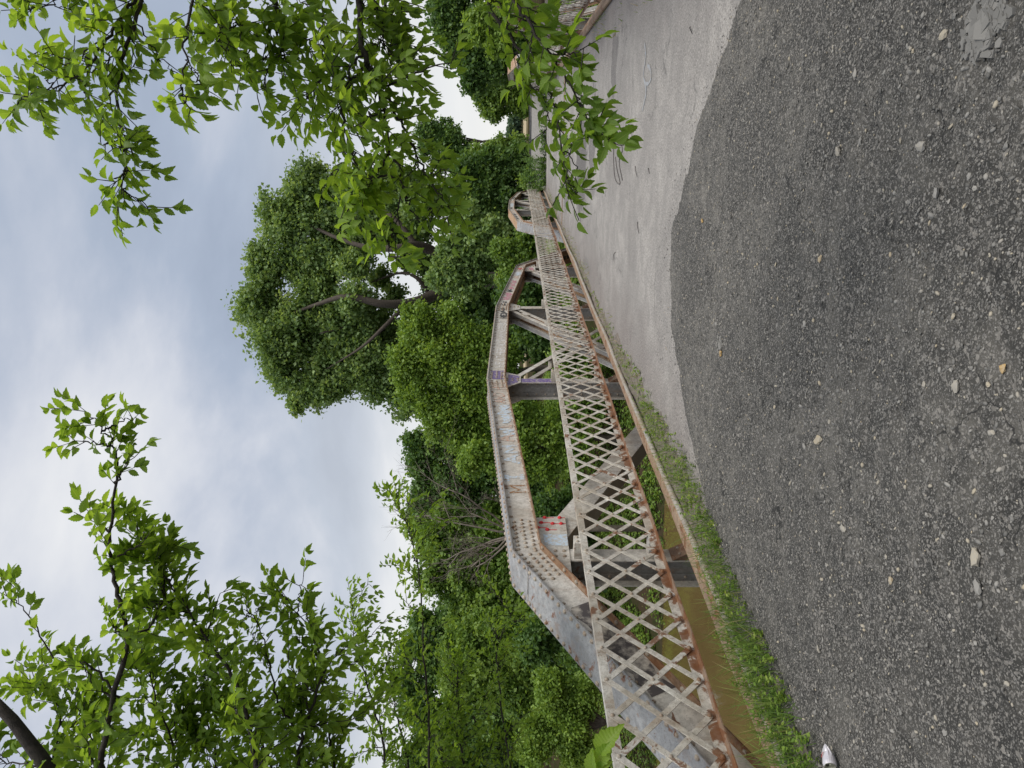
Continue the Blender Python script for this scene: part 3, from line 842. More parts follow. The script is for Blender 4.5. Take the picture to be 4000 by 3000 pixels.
    # the lighter counter diagonal, two thin angles
    a, b_ = (NODE[2] + 0.22, 1.66), (NODE[3] - 0.2, zb)
    v, n, L = vecs(a, b_)
    mb = MB()
    for (p0, p1, u) in ((pin + 0.045, pin + 0.10, 0.045), (pout - 0.10, pout - 0.05, 0.045)):
        q = [Vector(a) - n * u, Vector(b_) - n * u, Vector(b_) + n * u, Vector(a) + n * u]
        pr(mb, [(x.x, x.y) for x in q], p0, p0 + 0.010)
        q = [Vector(a) + n * (u - 0.01), Vector(b_) + n * (u - 0.01), Vector(b_) + n * u, Vector(a) + n * u]
        pr(mb, [(x.x, x.y) for x in q], p0 + 0.0102, p1)
    for k in (0.25, 0.75):
        c = Vector(a).lerp(Vector(b_), k)
        q = [c - v * .06 - n * .04, c + v * .06 - n * .04, c + v * .06 + n * .03, c - v * .06 + n * .03]
        pr(mb, [(x.x, x.y) for x in q], pin + 0.102, pout - 0.102)
    mb.build('diagonal_brace', [M['web']], root)
    # lower chord
    mb = MB()
    pr(mb, [(-0.2, -1.40), (25.7, -1.40), (25.7, -1.12), (-0.2, -1.12)], pin + 0.02, pin + 0.034)
    pr(mb, [(-0.2, -1.40), (25.7, -1.40), (25.7, -1.12), (-0.2, -1.12)], pout - 0.034, pout - 0.02)
    for k in range(26):
        pr(mb, [(k, -1.413), (k + 0.35, -1.413), (k + 0.35, -1.402), (k, -1.402)], pin + 0.02, pout - 0.02)
    mb.build('lower_chord', [M['post']], root)
    return root

PAINT_LABEL = {'p_blue': 'pale blue sprayed letters and blots', 'p_red': 'faded red sprayed letters', 'p_white': 'white sprayed words', 'p_black': 'black sprayed scrawl',
               'p_purple': 'violet sprayed patch', 'p_rust': 'rusty brown drawn letter', 'p_soot': 'soot black painted patch', 'p_pink': 'dark pink sprayed scribble', 'p_bright': 'bright red sprayed mark'}
left_near = {
 0: [('patch', 'p_soot', 3.9, 5.05, 0.05, 0.86, 1.0)],
 1: [('text', 'p_rust', 'M', 1.20, 1.42, 0.12, 0.78, 0.022), ('text', 'p_blue', 'I', 1.50, 1.72, 0.12, 0.80, 0.05),
     ('text', 'p_blue', 'AM', 1.95, 2.55, 0.12, 0.72, 0.05), ('text', 'p_red', 'A', 2.62, 2.86, 0.2, 0.9, 0.05), ('text', 'p_blue', 'W', 2.80, 3.10, 0.15, 0.75, 0.05),
     ('text', 'p_red', 'I', 3.05, 3.2, 0.2, 0.85, 0.04), ('patch', 'p_blue', 3.25, 3.95, 0.15, 0.68, 1.6), ('text', 'p_red', 'AND', 4.02, 4.50, 0.25, 0.8, 0.035),
     ('text', 'p_red', 'HPI', 4.62, 4.98, 0.1, 0.85, 0.025)],
 2: [('text', 'p_white', 'HEATHER', 0.62, 1.85, 0.12, 0.62, 0.028), ('text', 'p_white', 'WISHAN', 1.9, 2.8, 0.15, 0.62, 0.028), ('text', 'p_white', 'KEENSI', 2.9, 3.85, 0.15, 0.62, 0.028),
     ('text', 'p_black', 'HOES', 4.02, 4.50, 0.12, 0.6, 0.035), ('text', 'p_black', '~~', 4.5, 5.0, 0.1, 0.75, 0.03), ('patch', 'p_purple', 0.02, 0.45, 0.12, 0.8, 0.8)],
 3: [('text', 'p_black', '~~', 0.1, 0.6, 0.1, 0.8, 0.03), ('patch', 'p_pink', 0.7, 1.5, 0.2, 0.75, 2.0), ('text', 'p_black', '~', 1.6, 1.9, 0.2, 0.8, 0.05), ('text', 'p_pink', '~~~', 1.9, 3.1, 0.15, 0.8, 0.05),
     ('text', 'p_red', '~', 3.3, 3.7, 0.2, 0.7, 0.06), ('patch', 'p_blue', 3.75, 4.3, 0.2, 0.7, 1.5), ('text', 'p_bright', '+', 4.55, 5.0, 0.05, 0.95, 0.07)],
}
far_left = {1: [('text', 'p_black', '~~~', 1.0, 3.4, 0.2, 0.8, 0.05), ('text', 'p_red', '~', 3.6, 4.6, 0.2, 0.8, 0.06)], 2: [('patch', 'p_blue', 1.4, 3.2, 0.2, 0.7, 1.4), ('text', 'p_black', '~~', 0.2, 1.2, 0.2, 0.8, 0.05), ('patch', 'p_red', 3.6, 4.6, 0.1, 0.7, 1.6)], 3: [('text', 'p_black', '~~', 0.5, 2.0, 0.2, 0.8, 0.06)]}
TL, TR = PL + 0.17, PR + 0.17
build_truss('near left pony truss with graffiti sprayed along its riveted top chord', T0, -1, TL, True, left_near)
build_truss('far left pony truss with an orange rusted cover on its rising chord', T1, -1, TL, False, far_left)
build_truss('near right pony truss standing behind the leafy branches', T0, 1, TR, False, None)
build_truss('far right pony truss ending against the trees', T1, 1, TR, False, None)

# ------------------------------------------------------------------ lattice railings
PITCH = 0.332
ZT, ZB = 1.0, 0.255
def build_railing(label, t0, t1, sg, p, near, paint=False):
    root = empty('lattice_railing', (sg * p, t0, 0.0))
    tag(root, label, 'railing', 'lattice railings along the deck edges')
    inn = (-sg, 0, 0)
    ns = int((t1 - t0) / 0.12)
    ys = np.linspace(t0, t1, ns + 1)
    def sweep(mb, prof, wob, seed, mat=0):
        """prof: closed outline in (p offset towards the road, z)"""
        dz = fbm(ys * 0.9, ys * 0 + seed, 3, seed) * wob
        dp = fbm(ys * 1.3, ys * 0 + seed, 3, seed + 7) * wob
        k = len(prof)
        vs = [(sg * (p - (o + dp[j])), ys[j], z + dz[j]) for j in range(ns + 1) for (o, z) in prof]
        fs = [(j * k + a, j * k + (a + 1) % k, (j + 1) * k + (a + 1) % k, (j + 1) * k + a) for j in range(ns) for a in range(k)]
        fs += [tuple(range(k)), tuple(range(ns * k, ns * k + k))]
        mb.add(vs, fs, mat)
        return dz, dp
    mb = MB()
    sweep(mb, [(0, ZT - 0.064), (0, ZT - 0.009), (0, ZT), (-0.062, ZT), (-0.062, ZT - 0.009), (-0.009, ZT - 0.009), (-0.009, ZT - 0.064)], 0.008, 3)
    mt = mb.build('top_rail', [M['rail']], root)
    mb = MB()
    dz, dp = sweep(mb, [(0, ZB + 0.080), (0, ZB + 0.009), (0.072, ZB + 0.009), (0.072, ZB), (-0.009, ZB), (-0.009, ZB + 0.080)], 0.03, 5)
    bt = mb.build('bottom_rail', [M['rail'], M['ledge']], root)
    # the flat ledge is the rusty face
    for po in bt.data.polygons:
        if abs(po.normal.z) > 0.6 and po.center.z < ZB + 0.02: po.material_index = 1
        elif abs(po.normal.x) > 0.6 and po.center.z < ZB + 0.012: po.material_index = 1
    lat = MB()
    zt, zb = ZT - 0.036, ZB + 0.052
    k0 = math.ceil((t0 + 0.04 - 5.75) / PITCH); k1 = math.floor((t1 - 0.04 - 5.75) / PITCH)
    ndT = {}
    for k in range(k0, k1 + 1):
        y = 5.75 + PITCH * k
        wz = float(np.interp(y, ys, dz))
        ndT[k] = (y, wz)
    hw, th = 0.0215, 0.007
    def bar(ya, za, yb_, zb_, o0, mat=0):
        v = Vector((yb_ - ya, zb_ - za)); L = v.length; v /= L; n = Vector((-v.y, v.x))
        bend = random.uniform(-0.004, 0.004)
        out = [(-0.9, -1), (-0.9, 1)]
        ring = []
        # rounded ends
        for (c, sgn) in ((Vector((ya, za)), -1), (Vector((yb_, zb_)), 1)):
            seq = (-60, 0, 60) if near else (0,)
            side = []
            for an in ((-90,) + seq + (90,)):
                side.append(c + v * (sgn * math.cos(R(an)) * hw) + n * (math.sin(R(an)) * hw * sgn))
            ring += side
        lat.slab([(sg * (p - o0), q.x, q.y) for q in ring], [(sg * (p - o0 - th), q.x, q.y) for q in ring], mat)
    for k in range(k0, k1 - 1):
        y0, w0 = ndT[k]; y2, w2 = ndT[k + 2]
        bar(y0, zb + w0, y2, zt, 0.0092)         # front: low near end to high far end
        bar(y0, zt, y2, zb + w2, 0.0012)
    for k in range(k0, k1 + 1):
        y, w_ = ndT[k]
        if near or k % 2 == 0 or True:
            nseg = 7 if near else 5
            lat.dome((sg * (p - 0.0165), y, zt), inn, 0.0155, mat=1, n=nseg)
            lat.dome((sg * (p - 0.0165), y, zb + w_), inn, 0.0175, mat=2, n=nseg)
            lat.dome((sg * (p - 0.0165), y, (zt + zb) / 2 + w_ / 2), inn, 0.0145, mat=1, n=nseg)
    lo = lat.build('lattice', [M['rail'], M['rivet'], M['lip']], root)
    # end plates
    mb = MB()
    for y in (t0 + 0.02, t1 - 0.13):
        mb.slab([(sg * (p - 0.018), y, ZB + 0.012), (sg * (p - 0.018), y + 0.11, ZB + 0.012), (sg * (p - 0.018), y + 0.11, ZT - 0.012), (sg * (p - 0.018), y, ZT - 0.012)],
                [(sg * (p - 0.026), y, ZB + 0.012), (sg * (p - 0.026), y + 0.11, ZB + 0.012), (sg * (p - 0.026), y + 0.11, ZT - 0.012), (sg * (p - 0.026), y, ZT - 0.012)])
        for z in (0.35, 0.5, 0.65, 0.8, 0.92): mb.dome((sg * (p - 0.026), y + 0.055, z), inn, 0.015, mat=1, n=6)
    mb.build('end_plate', [M['rail'], M['rivet']], root)
    return root
build_railing('near left lattice railing of crossed cream flat bars', 0.9, T1 - 0.27, -1, PL, True)
build_railing('far left lattice railing beyond the joint plate', T1 - 0.23, END - 0.1, -1, PL, False)
build_railing('near right lattice railing partly hidden by hanging leaves', 0.9, T1 - 0.27, 1, PR, False)
build_railing('far right lattice railing behind the hanging leaves', T1 - 0.23, END - 0.1, 1, PR, False)

# steel curbs on the slab edges and the loose pipe lying along the left one
def curb(label, sg, p0, p1):
    mb = MB()
    ys = np.linspace(0.3, END, 180)
    dz = fbm(ys * 0.7, ys * 0, 3, 4) * 0.02
    prof = [(p0, 0.015), (p0, 0.055), (p0 + 0.03, 0.07), (p1, 0.05), (p1, -0.32), (p1 - 0.02, -0.32), (p1 - 0.02, -0.01)]
    k = len(prof)
    vs = [(sg * a, y, z + dz[j]) for j, y in enumerate(ys) for a, z in prof]
    fs = [(j * k + a, j * k + (a + 1) % k, (j + 1) * k + (a + 1) % k, (j + 1) * k + a) for j in range(len(ys) - 1) for a in range(k)]
    fs += [tuple(range(k)), tuple(range((len(ys) - 1) * k, len(ys) * k))]
    mb.add(vs, fs)
    tag(mb.build('steel_curb', M['curb']), label, 'curb')
curb('rusty tan steel curb along the left deck edge beside the pipe', -1, 3.5, 3.70)
curb('rusty tan steel curb along the right deck edge', 1, 2.04, 2.24)
pp = MB()
ys = np.linspace(1.2, 43.5, 90)
pts = [(-3.46 + 0.015 * math.sin(y * 0.4) + 0.012 * math.sin(y * 1.7), y, 0.060 + 0.010 * math.sin(y * 0.9)) for y in ys]
pp.tube(pts, [0.030] * len(pts), 12)
for k in range(8, 90, 13):
    pp.tube([pts[k], Vector(pts[k]).lerp(Vector(pts[k + 1]), 0.18)], [0.037, 0.037], 12)
po = pp.build('steel_pipe', M['pipe'], smooth=True)
tag(po, 'long grey steel pipe lying along the left curb', 'pipe')

# soil and litter that has gathered in the gutters
ms_ = plain('gutter_soil', (0.150, 0.128, 0.108), 0.95, 0.5, 16, 0, 0.9)
def soil_h(X, Y):
    w = 0.40 * np.clip(1.15 - np.clip(Y - 5.5, 0, 100) * 0.09, 0.42, 1.1) * (1.1 + 0.6 * fbm(X * 0 + 2, Y * 1.1, 4, 88)) + 0.25 * fbm(X * 2.5, Y * 2.5, 4, 89)
    return 0.030 * np.clip((w - (X + 3.5)) / 0.22, -1, 1) + 0.03 * fbm(X * 9, Y * 9, 3, 12) + 0.05 * fbm(X * 3, Y * 3, 3, 12)
grid_obj('gutter_soil', np.arange(-3.5, -2.4, 0.035), np.concatenate([np.arange(0.8, 14, 0.045), np.arange(14, 46, 0.12)]), soil_h, ms_, keep=lambda x, y, z: z > -0.003)
# ------------------------------------------------------------------ loose stones
ico_bm = bmesh.new(); bmesh.ops.create_icosphere(ico_bm, subdivisions=1, radius=0.5)
ICO_V = np.array([v.co[:] for v in ico_bm.verts]); ICO_F = [tuple(v.index for v in f.verts) for f in ico_bm.faces]; ico_bm.free()
def stone_template(seed):
    r = np.random.default_rng(seed)
    v = ICO_V.copy()
    for _ in range(5):                       # chop flat facets
        n = unit(r.normal(size=3)); dcut = r.uniform(0.24, 0.38)
        s = v @ n
        v = v - np.maximum(s - dcut, 0)[:, None] * n
    return v
def ground_top(x, y):
    return np.maximum(gravel_h(x, y), 0.0)
n = 36000
cx = rng.uniform(-3.3, 2.3, n * 2); cy = 0.6 + 7.3 * rng.random(n * 2) ** 1.1
clump = fbm(cx * 1.6, cy * 1.6, 4, 41) * .7 + rng.normal(size=n * 2) * 0.22
ok = (cy < gravel_edge(cx) + (0.5 + 1.0 * (cx < -1.8)) * rng.random(n * 2) ** 3) & (clump > -0.08)
cx, cy = cx[ok][:n], cy[ok][:n]; n = len(cx)
sz = 0.0055 + 0.006 * rng.random(n) + 0.014 * rng.random(n) ** 7
A = rand_dirs(n) * [1, 1, 0.25]; A = unit(A)
nb = unit(rand_dirs(n) * 0.5 + [0, 0, 1])
B, Nn = frames(A, nb)
C = np.stack([cx, cy, ground_top(cx, cy) + sz * 0.12], 1)
crowd('gravel_stones', stone_template(3), ICO_F, C, A, B, Nn, sz * rng.uniform(1.0, 1.7, n), sz, sz * rng.uniform(0.45, 0.8, n), M['stone'], tint=0.10 + 0.82 * rng.random(n) ** 1.5, smooth=False)
tag(bpy.data.objects['gravel_stones'], kind='stuff')

big = []
def stone(xd, yd, size, tint_, seed, label, group='loose stones on the gravel', flat=0.5):
    V = K * xd; U = 3000 - K * yd
    d_ = H * F / (V - 2025)
    size = size * 0.78
    p = W(xd, yd, d_)
    z = float(ground_top(np.array([p.x]), np.array([p.y]))[0])
    tv = stone_template(seed)
    r = np.random.default_rng(seed)
    # refine the shape a little with one more level of facets
    bm = bmesh.new()
    vs = [bm.verts.new((a[0] * 1.35, a[1], a[2] * flat)) for a in tv]
    for f in ICO_F: bm.faces.new([vs[i] for i in f])
    bmesh.ops.subdivide_edges(bm, edges=bm.edges, cuts=1, use_grid_fill=True)
    for v in bm.verts: v.co += Vector(r.normal(size=3)) * 0.022
    bmesh.ops.recalc_face_normals(bm, faces=bm.faces)
    me = bpy.data.meshes.new('stone'); bm.to_mesh(me); bm.free()
    at = me.attributes.new('tint', 'FLOAT', 'FACE')
    at.data.foreach_set('value', np.full(len(me.polygons), tint_, np.float32) + (r.random(len(me.polygons)) * 0.06 - 0.03).astype(np.float32))
    o = link_mesh('stone', me, M['stone'])
    o.location = (p.x, p.y, z + size * flat * 0.28)
    o.scale = (size, size, size)
    o.rotation_euler = (r.uniform(-.2, .2), r.uniform(-.2, .2), r.uniform(0, 6.28))
    tag(o, label, 'stone', group)
    return o
named = [
 (1795, 950, .075, .90, 101, 'large tan stone lying in the middle of the gravel'),
 (1760, 965, .05, .70, 102, 'pale grey stone lying next to the large tan stone'),
 (1530, 478, .055, 1.0, 103, 'orange brown pebble near the gravel edge'),
 (1570, 765, .075, .98, 104, 'ochre stone beside the heap of pale chips'),
 (1830, 330, .060, .82, 105, 'cream stone chip with a pointed end'),
 (1790, 560, .05, .93, 106, 'yellowish square chip in the middle of the gravel'),
 (2140, 1200, .075, .85, 107, 'pale buff stone near the bottom of the road'),
 (2100, 835, .06, .80, 108, 'flat cream stone chip in the cracked gravel'),
 (2195, 795, .045, .97, 109, 'small ochre stone near the frame edge'),
 (2050, 420, .06, .72, 110, 'light grey stone standing out on the dark gravel'),
 (2010, 320, .07, .78, 111, 'white elongated chip near the scuffed hollow'),
 (1865, 160, .05, .76, 112, 'pale flat chip on the right part of the gravel'),
 (1760, 700, .05, .74, 113, 'pale grey wedge shaped chip on the smooth gravel'),
 (1845, 1140, .06, .80, 114, 'broad buff stone lying by a shallow hollow'),
 (1945, 1250, .045, .92, 115, 'yellow brown stone near the tyre rut'),
 (1785, 1400, .05, .82, 116, 'cream stone between the rut and the weeds'),
 (1870, 308, .05, .60, 117, 'grey wedge of rock in a dark pocket of soil'),
 (2060, 80, .05, .88, 118, 'sandy pebble close to the broken slab'),
 (1560, 700, .045, .64, 119, 'grey chip lying on the fine dust near the concrete'),
 (2145, 1265, .065, .66, 120, 'long pale grey shard near the bottom of the road'),
]
for a in named: stone(*a)
r_ = np.random.default_rng(5)
for k in range(110):
    xd = r_.uniform(1530, 2205); yd = r_.uniform(15, 1640)
    if yd > 1000 and xd < 1560 + (yd - 1000) * 0.42: continue
    if yd < 500 and xd < 1460 + (500 - yd) * 0.34: continue
    stone(xd, yd, r_.uniform(.016, .034), r_.choice([.5, .62, .7, .76, .82, .9]), 200 + k, 'small pale angular chip scattered on the dark gravel', 'small chips scattered on the gravel', r_.uniform(.4, .6))

# a cracked slab and a small heap of broken rock, each one thing made of many shards
def shard_heap(name, label, xd, yd, rad, cnt, smin, smax, tints, seed):
    r = np.random.default_rng(seed)
    d_ = H * F / (K * xd - 2025)
    c = W(xd, yd, d_)
    mb = MB(); tn = []
    for k in range(cnt):
        a = r.uniform(0, 6.28); q = rad * r.random() ** 0.6
        x, y = c.x + q * math.cos(a), c.y + q * math.sin(a)
        z = float(ground_top(np.array([x]), np.array([y]))[0])
        s_ = r.uniform(smin, smax) * (1.3 - 0.8 * q / rad)
        m_ = r.integers(4, 7)
        an = np.sort(r.uniform(0, 6.28, m_))
        if np.max(np.diff(np.append(an, an[0] + 6.28))) > 3: an = np.linspace(0, 6.28, m_, endpoint=False)
        tilt = r.normal(size=2) * 0.10
        rr = s_ * r.uniform(0.75, 1.1, m_)
        pts = [(x + rr[i] * math.cos(an[i]), y + rr[i] * math.sin(an[i])) for i in range(m_)]
        h_ = z - 0.001 + r.uniform(0.0, 0.007)
        topz = [h_ + (px - x) * tilt[0] + (py - y) * tilt[1] + 0.008 for px, py in pts]
        mb.slab([(px, py, z - 0.01) for px, py in pts], [(px * .94 + x * .06, py * .94 + y * .06, tz) for (px, py), tz in zip(pts, topz)])
        tn += [r.choice(tints)] * (m_ + 2)
    o = mb.build(name, M['stone'])
    at = o.data.attributes.new('tint', 'FLOAT', 'FACE')
    at.data.foreach_set('value', np.array(tn, np.float32))
    tag(o, label, 'broken stone')
shard_heap('broken_slab', 'cracked pale grey rock slab split into shards at the road corner', 2155, 62, 0.125, 110, .012, .045, [.36, .42, .48, .52], 5)
shard_heap('stone_heap', 'small heap of pale crushed chips near the concrete edge', 1567, 742, 0.085, 60, .008, .02, [.5, .58, .64], 6)

mb = MB()
mb.box(-3.38, 1.95, T1 - .42, T1 - .10, .002, .007)
for x in np.arange(-3.2, 1.9, .4): mb.dome((x, T1 - .26, .007), (0, 0, 1), .02, mat=1, n=6)
tag(mb.build('joint_plate', [M['lip'], M['rivet']]), 'rusty steel plate covering the deck joint between the two spans', 'plate')
# ------------------------------------------------------------------ litter on the deck
def onground(xd, yd, lift=0.0):
    p = W(xd, yd, H * F / (K * xd - 2025)); p.z = lift
    return p
mwire = plain('rusty_wire', (0.10, 0.09, 0.085), 0.6, 0.3)
lp = [onground(x, y, .008) for x, y in ((1345, 390), (1338, 350), (1345, 322), (1332, 300), (1326, 330), (1329, 385), (1340, 397), (1333, 365), (1330, 340))]
mb = MB(); q = catmull(lp, 6); mb.tube(q, [.007] * len(q), 5)
tag(mb.build('wire_loop', mwire, smooth=True), 'thin looped wire lying on the pale deck', 'wire')
for (xd, yd, dx_, dy_, lab) in ((1373, 360, 4, 22, 'short dark stick on the deck beyond the gravel edge'), (1402, 364, 2, 12, 'stubby dark twig lying alone on the deck'), (1378, 480, 3, 25, 'bent dark twig on the deck nearer the left gutter'),
                                (1330, 545, -5, 18, 'thin dark twig on the middle of the deck'), (1492, 60, 4, 14, 'dark twig on the deck by the right end of the gravel edge')):
    a, b_ = onground(xd, yd, .008), onground(xd + dx_, yd + dy_, .008)
    mb = MB(); q = catmull([a, a.lerp(b_, .5) + Vector((.02, .03, .006)), b_], 4)
    mb.tube(q, [.0055 - .0003 * i for i in range(len(q))], 5)
    tag(mb.build('twig', M['bark_dark'], smooth=True), lab, 'twig', 'twigs lying on the deck')
mb = MB()
chk = [[(1393, 95), (1395, 118), (1394, 135)], [(1394, 135), (1390, 160), (1393, 178), (1400, 182), (1407, 170), (1405, 150), (1399, 142)], [(1393, 178), (1396, 200), (1391, 225), (1388, 240)]]
for st_ in chk:
    q = [onground(x, y, .004) for x, y in st_]
    q = catmull(q, 4)
    for a, b_ in zip(q[:-1], q[1:]):
        dv = (b_ - a).normalized(); n_ = Vector((-dv.y, dv.x, 0)) * random.uniform(.014, .03)
        mb.slab([a - n_, b_ - n_, b_ + n_, a + n_], [v_ + Vector((0, 0, .0015 + random.uniform(0, .001))) for v_ in (a - n_, b_ - n_, b_ + n_, a + n_)])
tag(mb.build('chalk_mark', spray('worn_blue_chalk', (.27, .34, .42), .47, 34, (.29, .277, .26))), 'worn pale blue painted squiggle on the deck', 'paint mark')
# ------------------------------------------------------------------ crushed drink can
cn = empty('drink_can', W(1821, 1633, H * F / (K * 1821 - 2025)))
cn.location.z = 0.036 + float(ground_top(np.array([cn.location.x]), np.array([cn.location.y]))[0])
tag(cn, 'crushed white drink can lying on its side by the weeds', 'can')
mcan, t, b = newmat('can_print')
b.inputs['Base Color'].default_value = (0.62, 0.60, 0.64, 1); b.inputs['Metallic'].default_value = 0.35; b.inputs['Roughness'].default_value = 0.32
mal, t, b = newmat('bare_aluminium')
b.inputs['Base Color'].default_value = (0.55, 0.54, 0.50, 1); b.inputs['Metallic'].default_value = 0.9; b.inputs['Roughness'].default_value = 0.35
mdk, t, b = newmat('can_opening'); b.inputs['Base Color'].default_value = (0.01, 0.01, 0.01, 1)
# axis: the lid faces the camera and a little to the left of it
lid_dir = (Vector((-0.14, -0.96, 0.24))).normalized()
sx_ = lid_dir.cross(Vector((0, 0, 1))).normalized(); uz = sx_.cross(lid_dir)
def cpt(u, a, r, flat=1.0, shift=0.0):
    p = lid_dir * u + sx_ * (r * math.cos(a)) + uz * (r * math.sin(a) * flat + shift)
    return cn.location + p
mb = MB()
prof = [(0.047, .0255, 1, 0), (0.041, .0315, 1, 0), (0.032, .033, 1, 0), (0.015, .033, .95, 0), (0.0, .034, .8, .002), (-0.014, .036, .5, .005), (-0.026, .040, .30, .012), (-0.042, .040, .10, .020)]
ns = 20
rings = [[cpt(u, 2 * math.pi * k / ns, r * (1 + 0.05 * math.sin(3 * k) * (fl < .9)), fl, sh) for k in range(ns)] for (u, r, fl, sh) in prof]
vs = [v for q in rings for v in q]
fs = [(i * ns + k, i * ns + (k + 1) % ns, (i + 1) * ns + (k + 1) % ns, (i + 1) * ns + k) for i in range(len(prof) - 1) for k in range(ns)]
fs.append(tuple(range((len(prof) - 1) * ns, len(prof) * ns)))
mb.add(vs, fs)
cb_ = mb.build('can_body', mcan, cn)
mb = MB()
rr = [(0.047, .0255), (0.050, .0268), (0.050, .0245), (0.0445, .0235), (0.0445, .0001)]
rings = [[cpt(u, 2 * math.pi * k / ns, r) for k in range(ns)] for u, r in rr]
mb.add([v for q in rings for v in q], [(i * ns + k, i * ns + (k + 1) % ns, (i + 1) * ns + (k + 1) % ns, (i + 1) * ns + k) for i in range(len(rr) - 1) for k in range(ns)])
lid = mb.build('can_lid', mal, cn, smooth=False)
mb = MB()
def lidpt(x, y, u): return cn.location + lid_dir * u + sx_ * x + uz * y
mb.slab([lidpt(.0105 * math.cos(a), .0115 + .008 * math.sin(a), .0447) for a in np.linspace(0, 6.28, 12, endpoint=False)], [lidpt(.0105 * math.cos(a), .0115 + .008 * math.sin(a), .0452) for a in np.linspace(0, 6.28, 12, endpoint=False)])
mb.build('opening', mdk, lid)
mb = MB()
mb.slab([lidpt(.0075 * math.cos(a), -.006 + .011 * math.sin(a), .0455) for a in np.linspace(0, 6.28, 14, endpoint=False)], [lidpt(.0075 * math.cos(a), -.006 + .011 * math.sin(a), .0468) for a in np.linspace(0, 6.28, 14, endpoint=False)])
mb.build('pull_tab', mal, lid)
mb = MB()   # the red ring mark on the crushed side
for k in range(11):
    a0, a1 = k * 0.571, (k + 1) * 0.571
    c = [(r0 * math.cos(q), r0 * math.sin(q)) for q, r0 in ((a0, .010), (a1, .010), (a1, .0135), (a0, .0135))]
    base = cn.location + uz * .0300 - lid_dir * .008
    mb.slab([base + lid_dir * (x * 1.0 ) + sx_ * y + uz * (x * .25) for x, y in c], [base + lid_dir * (x * 1.0) + sx_ * y + uz * (x * .25 + .0008) for x, y in c])
mb.build('red_print', M['p_bright'], cb_)

# ------------------------------------------------------------------ weeds and grass along the left curb
BL_V = [(0, -.5, 0), (0, .5, 0), (.4, -.42, .03), (.4, .42, .03), (.75, -.28, -.06), (.75, .28, -.06), (1, 0, -.24)]
BL_F = [(0, 1, 3, 2), (2, 3, 5, 4), (4, 5, 6)]
def grass(name, cx, cy, cz, hmin, hmax, mat, lean=0.45, wid=0.006):
    n = len(cx)
    A = unit(np.stack([rng.normal(size=n) * lean, rng.normal(size=n) * lean, np.ones(n)], 1))
    B, Nn = frames(A, rand_dirs(n))
    L = rng.uniform(hmin, hmax, n)
    o = crowd(name, BL_V, BL_F, np.stack([cx, cy, cz], 1), A, B, Nn, L, np.full(n, wid) * rng.uniform(.6, 1.3, n), L * 1.0, mat)
    return tag(o, kind='stuff')
n = 15000
gy = 1.0 + 42 * rng.random(n) ** 2.2
gx = -3.50 + 0.13 * np.clip((gy - 4.2) / 1.5, 0, 1) + 0.42 * rng.random(n) * np.clip(1.15 - np.clip(gy - 5.5, 0, 100) * 0.16, 0.30, 1.1)
dens = fbm(gx * 3, gy * 2.2, 3, 77) + rng.normal(size=n) * 0.1
ok = (dens > -0.05 + 0.012 * np.clip(gy - 7, 0, 30)) & (rng.random(n) < np.clip(1.2 - (gy - 4.5) * .13, .25, 1))
gx, gy = gx[ok], gy[ok]
near_f = np.clip(1.25 - (gy - 3) * 0.10, 0.25, 1.1)
n = len(gx)
A = unit(np.stack([rng.normal(size=n) * .45 - .12, rng.normal(size=n) * .45, np.ones(n)], 1)); B, Nn = frames(A, rand_dirs(n))
L = (.05 + .20 * rng.random(n) + .16 * rng.random(n) ** 6) * near_f
tag(crowd('grass', BL_V, BL_F, np.stack([gx, gy, ground_top(gx, gy)], 1), A, B, Nn, L, rng.uniform(.003, .006, n), L, M['grass'], tint=np.clip(rng.normal(.40, .22, n) + np.clip((gy - 5) * .05, 0, .3), 0, 1)), kind='stuff')
# broad leaved weeds: rosettes of small leaves on short stems
LF_V = [(0, 0, 0), (.3, -.42, .06), (.3, .42, .06), (.7, -.36, .02), (.7, .36, .02), (1, 0, -.10), (.35, 0, -.02), (.7, 0, -.05)]
LF_F = [(0, 1, 6), (0, 6, 2), (1, 3, 7, 6), (6, 7, 4, 2), (3, 5, 7), (7, 5, 4)]
def weeds(name, px, py, pz, hts, per, lsize, mat, spread=0.6):
    n0 = len(px)
    n = n0 * per
    u = rng.random(n)
    base = np.repeat(np.stack([px, py, pz], 1), per, 0); hh = np.repeat(hts, per)
    dirs = np.repeat(unit(np.stack([rng.normal(size=n0) * .35, rng.normal(size=n0) * .35, np.ones(n0)], 1)), per, 0)
    C = base + dirs * (hh * u)[:, None]
    az = rng.random(n) * 6.283
    A = unit(np.stack([np.cos(az), np.sin(az), rng.normal(.35, .3, n)], 1))
    B, Nn = frames(A, unit(rand_dirs(n) * .35 + [0, 0, 1]))
    L = lsize * rng.uniform(.6, 1.2, n)
    tn = np.clip(np.repeat(rng.normal(.5, .2, n0), per) + rng.normal(size=n) * .12, 0, 1)
    o = crowd(name, LF_V, LF_F, C, A, B, Nn, L, L * .8, L, mat, tint=tn)
    return tag(o, kind='stuff')
n = 900
wy = 1.6 + 14 * rng.random(n) ** 1.9
wx = -3.52 + 0.16 * np.clip((wy - 4.2) / 1.5, 0, 1) + 0.45 * rng.random(n) * np.clip(1.1 - np.clip(wy - 5.5, 0, 50) * .10, .35, 1.1)
ok = rng.random(n) < np.clip(1.15 - (wy - 4.5) * .16, .12, 1)
wx, wy = wx[ok], wy[ok]; n = len(wx)
weeds('weeds', wx, wy, ground_top(wx, wy), rng.uniform(.04, .17, n) * np.clip(1.2 - (wy - 3) * .07, .35, 1.1), 14, 0.027, M['lf_weed'])
